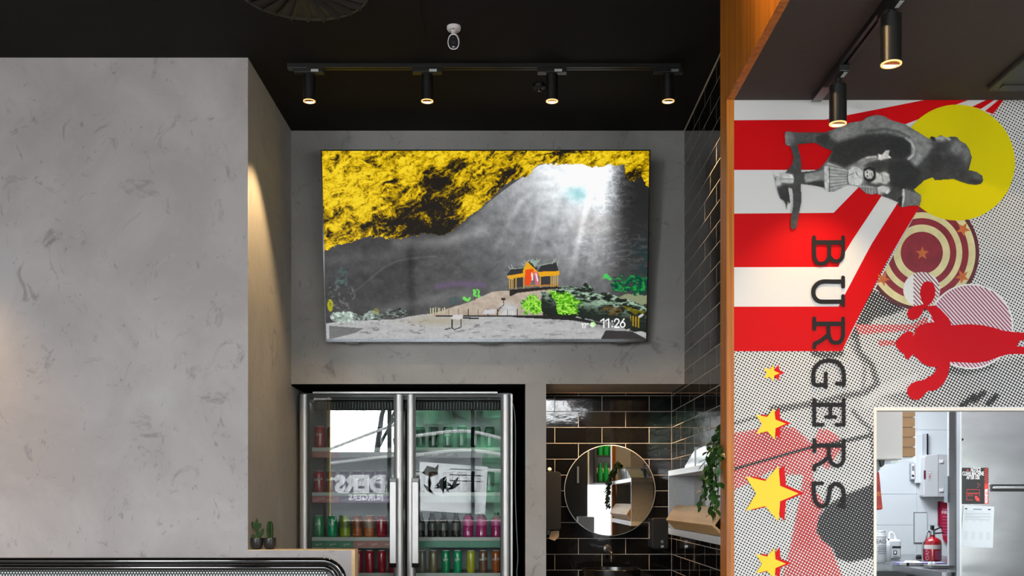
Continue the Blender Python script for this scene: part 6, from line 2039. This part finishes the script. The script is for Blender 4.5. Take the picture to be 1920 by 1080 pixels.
# tub in front
d = 6.0
t = thing('steel_tub', 'small grey tub at the right end of the bench with two white tops', 'tub', (PX(1762, d), d, bz + 0.003))
x0, x1 = PX(1744, d), PX(1786, d)
zt = PZ(1060, d)
z_tub = PZ(1079, d)
MB().box(x0, x1, d - 0.02, d + 0.10, bz + 0.003, zt - 0.006).build('tub_body', mat('translucent_grey', '9ea3a4', 0.3), t, bevel=0.004)
BX(x0 - 0.004, x1 + 0.004, d - 0.024, d + 0.104, zt - 0.0058, zt).build('tub_rim', 'greyplastic', t)
for px in (1748, 1755):
    MB().lathe([(0.013, 0), (0.013, 0.012), (0.008, 0.019), (0, 0.021)], (PX(px, d), d + 0.03, zt), n=16).build('white_top', whp, t, smooth=True)

# pillar, steel upright, cool-room door
d = 6.0
t = struct('wall_kitchen_pillar', BX(PX(1779, d), PX(1797, d) + 0.01, d + 0.006, d + 0.02, 0, KZ), wk.data.materials[0])
for a, b_ in zip((1160, 1072, 1008, 926.5, 842, 760), (1072, 1008, 926.5, 842, 760, 690)):
    BX(PX(1779, d) + 0.001, PX(1797, d), d, d + 0.006, PZ(a, d) + 0.001, PZ(b_, d) - 0.001).build('tile', mat('grey_white_tile', 'dde2e5', 0.25), t)
BX(PX(1775.5, d - 0.02), PX(1779, d - 0.02), d - 0.03, d + 0.02, PZ(942, d), PZ(893, d)).build('steel_angle', 'steel', t)
d = 5.62
dr = thing('coolroom_door', 'large brushed-steel cool-room door with notices, at the right of the hatch', 'door', (2.9, d, 0))
BX(PX(1801, d), 3.6, d, d + 0.05, 0, KZ - 0.01).build('door_leaf', 'steel', dr)
BX(PX(1795, d), PX(1798.6, d), d - 0.03, d + 0.01, 0, KZ - 0.01).build('door_jamb', mat('jamb_white', 'cfd4d8', 0.3, metal=0.3), dr)
BX(PX(1798.6, d), PX(1800.8, d), d - 0.01, d + 0.05, 0, KZ - 0.01).build('door_seal', 'aludark', dr)
BX(PX(1857, d), 3.4, d - 0.012, d - 0.0005, PZ(921.5, d), PZ(907.5, d)).build('handle_backplate', 'black', dr)
BX(PX(1858, d), 3.4, d - 0.03, d - 0.0125, PZ(917, d), PZ(912, d)).build('handle_bar', 'steel', dr, bevel=0.003)
BX(PX(1856, d), 3.4, d - 0.014, d - 0.0005, PZ(908, d), PZ(906.5, d)).build('handle_rail', 'steel', dr)
MB().lathe([(0.008, 0), (0.006, 0.005), (0, 0.006)], (PX(1804, d), d, PZ(824, d)), n=14, axis=(0, -1, 0)).build('screw', 'black', dr, smooth=True)
BX(PX(1818, d), PX(1836, d), d - 0.012, d - 0.0005, PZ(771.5, d), PZ(766, d)).build('hinge', 'greyplastic', dr)
# black notice
t = thing('notice_poster', 'black notice poster with red stripes, NOTICE CLEAN MACHINE AFTER USE', 'poster', (PX(1828, d), d, PZ(911, d)))


def N(u, v):      # u, v: 0..1 across the poster, v from the top
    return (PX(1803 + 50 * u, d), PZ(877 + 68 * v, d))


def quad(name, pts, m, dy, par, yy=d):
    MB().add([(x, yy - dy, z) for x, z in pts], [tuple(range(len(pts)))]).build(name, m, par)


BX(N(0, 0)[0], N(1, 0)[0], d - 0.003, d - 0.0003, N(0, 1)[1], N(0, 0)[1]).build('poster_sheet', mat('poster_black', '181718', 0.35), t)
wt = mat('poster_white', 'e8e6e6', 0.5)
rdm = mat('poster_red', 'e0403a', 0.5)
for s, v, sz, uc in (('NOTICE', 0.06, 0.024, 0.52), ('CLEAN MACHINE', 0.165, 0.024, 0.42), ('AFTER USE', 0.27, 0.024, 0.42)):
    text_obj('lettering', s, sz, wt, t, lambda x, y, uc=uc, v=v: Vector((N(uc, 0)[0] + x * 0.64, d - 0.0036, N(0, v)[1] + y * 1.25)), bold=0.0007)
quad('warning_triangle', [N(0.17, 0.085), N(0.27, 0.085), N(0.22, 0.03)], rdm, 0.0036, t)
for k in range(8):
    v0 = 0.0 + k * 0.055
    quad('red_stripe', [N(0.845, v0 + 0.05), N(0.985, v0), N(0.985, v0 + 0.022), N(0.845, v0 + 0.072)], rdm, 0.0036, t)
quad('red_bar', [N(0.845, 0.47), N(0.985, 0.43), N(0.985, 1.0), N(0.845, 1.0)], rdm, 0.0038, t)
text_obj('lettering', 'MONSTER', 0.019, wt, t, lambda x, y: Vector((N(0.915, 0)[0] - y, d - 0.0044, N(0, 0.78)[1] + x * 0.92)), bold=0.0012)
mb = MB()
for pts in ([(0.20, 0.60), (0.64, 0.60), (0.66, 0.62), (0.66, 0.70), (0.18, 0.70), (0.18, 0.62), (0.20, 0.60)], [(0.18, 0.70), (0.18, 0.87), (0.20, 0.89), (0.42, 0.89)], [(0.66, 0.70), (0.66, 0.80)],
            [(0.24, 0.72), (0.60, 0.72)], [(0.24, 0.77), (0.42, 0.77)], [(0.24, 0.72), (0.24, 0.77)]):
    for a, c_ in zip(pts[:-1], pts[1:]):
        A, B_ = Vector(N(*a)), Vector(N(*c_))
        dv = (B_ - A)
        if dv.length < 1e-6: continue
        nv = Vector((-dv.y, dv.x)).normalized() * 0.0010
        mb.add([(q.x, d - 0.0036, q.y) for q in (A + nv, B_ + nv, B_ - nv, A - nv)], [(0, 1, 2, 3)])
mb.build('machine_outline', rdm, t)
quad('hand_shape', [N(0.48, 0.78), N(0.55, 0.77), N(0.66, 0.86), (N(0.66, 0.92)), N(0.56, 0.92), N(0.50, 0.86)], rdm, 0.0037, t)
for u, v in ((0.60, 0.44), (0.66, 0.48), (0.60, 0.53)):
    quad('sparkle', [N(u - 0.03, v), N(u, v - 0.018), N(u + 0.03, v), N(u, v + 0.018)], mat('poster_dull_red', 'a05a50', 0.5), 0.0036, t)
# white sheet
t = thing('instruction_sheet', 'white instruction sheet taped slightly askew under the black notice', 'paper', (PX(1832, d), d, PZ(990, d)))
q0, q1, q2, q3 = (1806, 948), (1863.5, 950), (1861, 1027), (1800.5, 1025)


def Q(u, v):
    a = (q0[0] + (q1[0] - q0[0]) * u, q0[1] + (q1[1] - q0[1]) * u)
    b_ = (q3[0] + (q2[0] - q3[0]) * u, q3[1] + (q2[1] - q3[1]) * u)
    return (PX(a[0] + (b_[0] - a[0]) * v, d), PZ(a[1] + (b_[1] - a[1]) * v, d))


MB().prism([Q(0, 1), Q(1, 1), Q(1, 0), Q(0, 0)], d - 0.0035, d - 0.0008).build('sheet', mat('sheet_paper', 'c9d0d4', 0.6), t)
gi = mat('grey_print', '6b7276', 0.6)
for u, v, w_, h_ in [(0.05, 0.06, 0.08, 0.025), (0.80, 0.06, 0.09, 0.025), (0.32, 0.065, 0.28, 0.012), (0.32, 0.085, 0.28, 0.008)]:
    quad('print_block', [Q(u, v + h_), Q(u + w_, v + h_), Q(u + w_, v), Q(u, v)], gi if w_ > 0.1 else 'ink', 0.004, t)
mb = MB()
for k, v in enumerate((0.13, 0.17, 0.19, 0.21, 0.24, 0.26, 0.28, 0.31, 0.33)):
    w_ = (0.3, 0.85, 0.82, 0.3, 0.85, 0.84, 0.5, 0.85, 0.8)[k]
    mb.add([(x, d - 0.004, z) for x, z in [Q(0.06, v + 0.006), Q(0.06 + w_, v + 0.006), Q(0.06 + w_, v), Q(0.06, v)]], [(0, 1, 2, 3)])
for r in range(2):
    for c_ in range(4):
        for k in range(7):
            v = 0.36 + r * 0.27 + k * 0.028
            u = 0.08 + c_ * 0.235
            if k == 0 or r == 1:
                mb.add([(x, d - 0.004, z) for x, z in [Q(u, v + 0.005), Q(u + 0.10 + 0.03 * (k % 2), v + 0.005), Q(u + 0.10 + 0.03 * (k % 2), v), Q(u, v)]], [(0, 1, 2, 3)])
o = mb.build('printed_lines', mat('light_grey_print', '959da2', 0.6), t)
o['kind'] = 'stuff'
# ------------------------------------------------------------------ the shop behind the camera, seen only in glass, tiles and mirror
def bevelbox(name, label, cat, x0, x1, y0, y1, z0, z1, m):
    o = BX(x0, x1, y0, y1, z0, z1).build('body', m, thing(name, label, cat, ((x0 + x1) / 2, (y0 + y1) / 2, z0)), bevel=0.01)
    return o
hedge = mat('hedge_foliage', '2f6a48', 0.9, color2='102e22', scale=3.0, detail=8)
for k, (x, w_, h_) in enumerate(((-1.2, 2.2, 3.9), (9.0, 4.0, 3.0))):
    mb = MB()
    rn = random.Random(k)
    for i in range(60):
        cx0, cz0 = x + rn.uniform(-w_ / 2, w_ / 2), rn.uniform(0.6, h_)
        mb.lathe([(0, -0.45), (0.45, -0.15), (0.5, 0.1), (0.3, 0.4), (0, 0.5)], (cx0, -11.0 + rn.uniform(-0.6, 0.6), cz0), n=8)
    tag(mb.build('hedge', hedge, None, origin=(x, -11, 0)), ['tall green hedge outside, right of the reflected pavement', 'tall green hedge outside at the far side'][k], 'hedge')
# bare street tree and white shade-sail frame outside
t = thing('street_tree', 'bare street tree outside the shop front', 'tree', (-2.9, -9, 0))
MB().tube([(-2.9, -9, 0), (-2.88, -9, 2.2), (-2.75, -9, 3.2), (-2.4, -9, 4.2)], [0.09, 0.07, 0.05, 0.02], 10).tube([(-2.88, -9, 2.4), (-2.5, -9, 3.1), (-2.0, -9, 3.6)], [0.04, 0.03, 0.01], 8).tube([(-2.6, -9, 3.0), (-2.2, -9, 3.9)], [0.03, 0.01], 8).build('trunk', 'darkgrey', t, smooth=True)
ws = mat('white_sail', 'e8ecec', 0.5)
t = thing('shade_frame', 'white arched tube frame outside the shop front', 'shade frame', (-1.5, -6, 0))
for i, (z_, b_) in enumerate(((2.45, 0.5), (2.1, 0.15), (1.75, -0.1))):
    MB().tube(cat_rom([(-4.2, -6, z_ - b_), (-3.0, -6.1, z_), (-1.9, -6, z_ + b_ * 0.8)], 8), 0.025, 8).build('frame_tube', ws, t, smooth=True)
    MB().tube(cat_rom([(-1.8, -6, z_ + 0.1), (-0.8, -6.1, z_ + 0.2), (0.2, -6, z_ + 0.1 - b_ * 0.3)], 8), 0.028, 8).build('frame_tube', ws, t, smooth=True)
MB().tube([(0.0, -6, 0), (-0.05, -6, 2.4)], 0.05, 8).tube([(-4.3, -6, 0), (-4.2, -6, 2.2)], 0.05, 8).build('post', ws, t, smooth=True)
o = BX(-5.2, -0.6, -8.5, -7.8, 0, 2.35).build('body', mat('grey_wall_outside', '3c3e42', 0.6), thing('low_building', 'grey low building front across the pavement', 'building', (-1.3, -8, 0)))
# white lettering on the shop-front glass (reads from inside)
vin = bpy.data.materials.new('white_window_vinyl')
vin.use_nodes = True
_t = vin.node_tree
_t.nodes.remove(_t.nodes['Principled BSDF'])
_tl = _t.nodes.new('ShaderNodeBsdfTranslucent')
_tl.inputs[0].default_value = (0.95, 0.97, 1, 1)
_t.links.new(_tl.outputs[0], _t.nodes['Material Output'].inputs[0])
text_obj('window_lettering', 'LDERS', 0.36, vin, wi, lambda x, y: Vector((-2.25 - x * 0.95, YW - 0.02, 1.62 + y)), bold=0.02)
text_obj('window_lettering', 'BURGERS', 0.13, vin, wi, lambda x, y: Vector((-2.25 - x, YW - 0.02, 1.42 + y)), bold=0.004)
MB().add([(-1.80, YW - 0.02, 1.60), (-1.62, YW - 0.02, 1.80), (-1.44, YW - 0.02, 1.60), (-1.62, YW - 0.02, 1.38)], [(0, 1, 2, 3)]).build('window_emblem', vin, wi)
# pale poster film with dark leaf shapes on the shop-front glass
def film(name, pts, m, dy):
    return MB().add([(x, YW - 0.02 + dy, z) for x, z in pts], [tuple(range(len(pts)))]).build(name, m, wi)
film('window_poster', [(-1.42, 1.22), (-0.40, 1.16), (-0.36, 1.90), (-1.42, 1.98)], vin, 0.001)
rn = random.Random(21)
for k in range(11):
    a = 0.2 + k * 0.27
    x_, z_ = -1.15 + rn.uniform(-0.12, 0.28), 1.50 + rn.uniform(-0.06, 0.12)
    film('leaf_print', [(x_, z_), (x_ + 0.16 * math.cos(a) - 0.03 * math.sin(a), z_ + 0.16 * math.sin(a) + 0.03 * math.cos(a)), (x_ + 0.26 * math.cos(a), z_ + 0.26 * math.sin(a)), (x_ + 0.14 * math.cos(a) + 0.03 * math.sin(a), z_ + 0.14 * math.sin(a) - 0.03 * math.cos(a))], 'ink', 0.003)
film('amber_print', [(-1.38, 1.80), (-1.30, 1.92), (-1.18, 1.88), (-1.12, 1.95), (-1.14, 1.78), (-1.25, 1.74)], 'card', 0.003)
for k in range(3):
    film('print_line', [(-0.95, 1.86 - 0.09 * k), (-0.45, 1.84 - 0.09 * k), (-0.45, 1.855 - 0.09 * k), (-0.95, 1.875 - 0.09 * k)], 'greyplastic', 0.003)
# lamp added out of view to brighten the partition with the bottles
spotlight('added black spotlight behind the camera that brightens the bottle partition', 1.5, 0.1, 2.85, 0.0315, 0.13, 'added spotlights out of view', yaw=1, ztrack=ZL, power=120, cone=70, blend=0.8, aim=(1.5, -1.2, 1.95))
# service counter behind the camera, left and centre
bevelbox('service_counter', 'dark service counter behind the camera', 'counter', -3.4, 0.6, YW + 0.9, YW + 1.5, 0, 1.05, 'darkgrey')
bevelbox('counter_top', 'white worktop on the dark service counter behind the camera', 'worktop', -3.45, 0.65, YW + 0.85, YW + 1.55, 1.051, 1.09, 'white')
# what the round mirror sees: dark cabinet door, white wall, bottle shelf
bevelbox('tall_cabinet', 'tall dark cabinet with a small handle', 'cabinet', 0.2, 1.07, -1.3, -0.95, 0, 2.6, 'darkgrey')
o = MB().tube([(0.93, -0.93, 1.62), (0.93, -0.93, 1.85)], 0.015, 8).build('handle', 'alu', bpy.data.objects['tall_cabinet'])
bevelbox('white_screen_wall', 'white partition behind the service area', 'partition', 1.08, 1.9, -1.3, -1.2, 1.60, 3.0, 'white')
sh = thing('bottle_shelf', 'black framed wall shelf holding green bottles on the white partition', 'shelf', (1.5, -1.1, 1.5))
x0, x1, y0, y1 = 1.20, 1.88, -1.198, -1.0
for z_ in (1.62, 1.99, 2.36):
    BX(x0, x1, y0, y1, z_, z_ + 0.02).build('board', 'black', sh)
for x_ in (x0 - 0.03, x1):
    BX(x_, x_ + 0.03, y0, y1, 1.62, 2.38).build('side_frame', 'black', sh)
gb = mat('green_bottle_glass', '0c8a3a', 0.1, emit=0.0)
bm1 = MB().lathe([(0.034, 0), (0.036, 0.006), (0.036, 0.15), (0.02, 0.20), (0.013, 0.22), (0.013, 0.265), (0, 0.266)], n=18).mesh('bottle_body', gb, smooth=True)
yb2 = mat('yellow_bottle_glass', 'b0b818', 0.15)
bm2 = bm1.copy(); bm2.materials.clear(); bm2.materials.append(yb2)
for r, z_ in enumerate((1.6405, 2.0105)):
    for k in range(8):
        o = bpy.data.objects.new('green_bottle' if k % 4 != 3 else 'yellow_bottle', bm1 if k % 4 != 3 else bm2)
        C.objects.link(o)
        o.location = (x0 + 0.06 + k * 0.081, -1.1, z_)
        tag(o, '%s glass bottle, %s from the frame on the %s board of the bottle shelf' % ('green' if k % 4 != 3 else 'yellow', (ordn + ['eighth'])[k], ('lower', 'upper')[r]), 'bottle', 'bottles on the black framed shelf')
bevelbox('packing_box', 'grey box on the floor-standing cabinet seen in the mirror', 'box', 0.89, 1.11, -0.6, -0.3, 0.85, 1.16, 'shelfgrey')
bevelbox('low_cabinet', 'low white cabinet carrying the grey box', 'cabinet', 0.85, 1.8, -0.75, -0.2, 0, 0.848, 'white')

o = BX(0.5, 14, -13.2, -12.4, 0, 3.4).build('body', mat('pale_building', '6a6c6e', 0.7), thing('far_building', 'plain grey building across the street', 'building', (7, -12.8, 0)))
bevelbox('side_panel', 'dark wall panel beside the shop front', 'panel', -3.25, -2.85, YW + 0.05, YW + 0.12, 0, 3.4, 'darkgrey')
tag(BX(-2.84, -2.79, YW + 0.05, YW + 0.12, 0, 3.2).build('yellow_post', 'star_yellow', None, origin=(-2.8, YW + 0.08, 0)), 'slim yellow post at the end of the dark side panel', 'post')
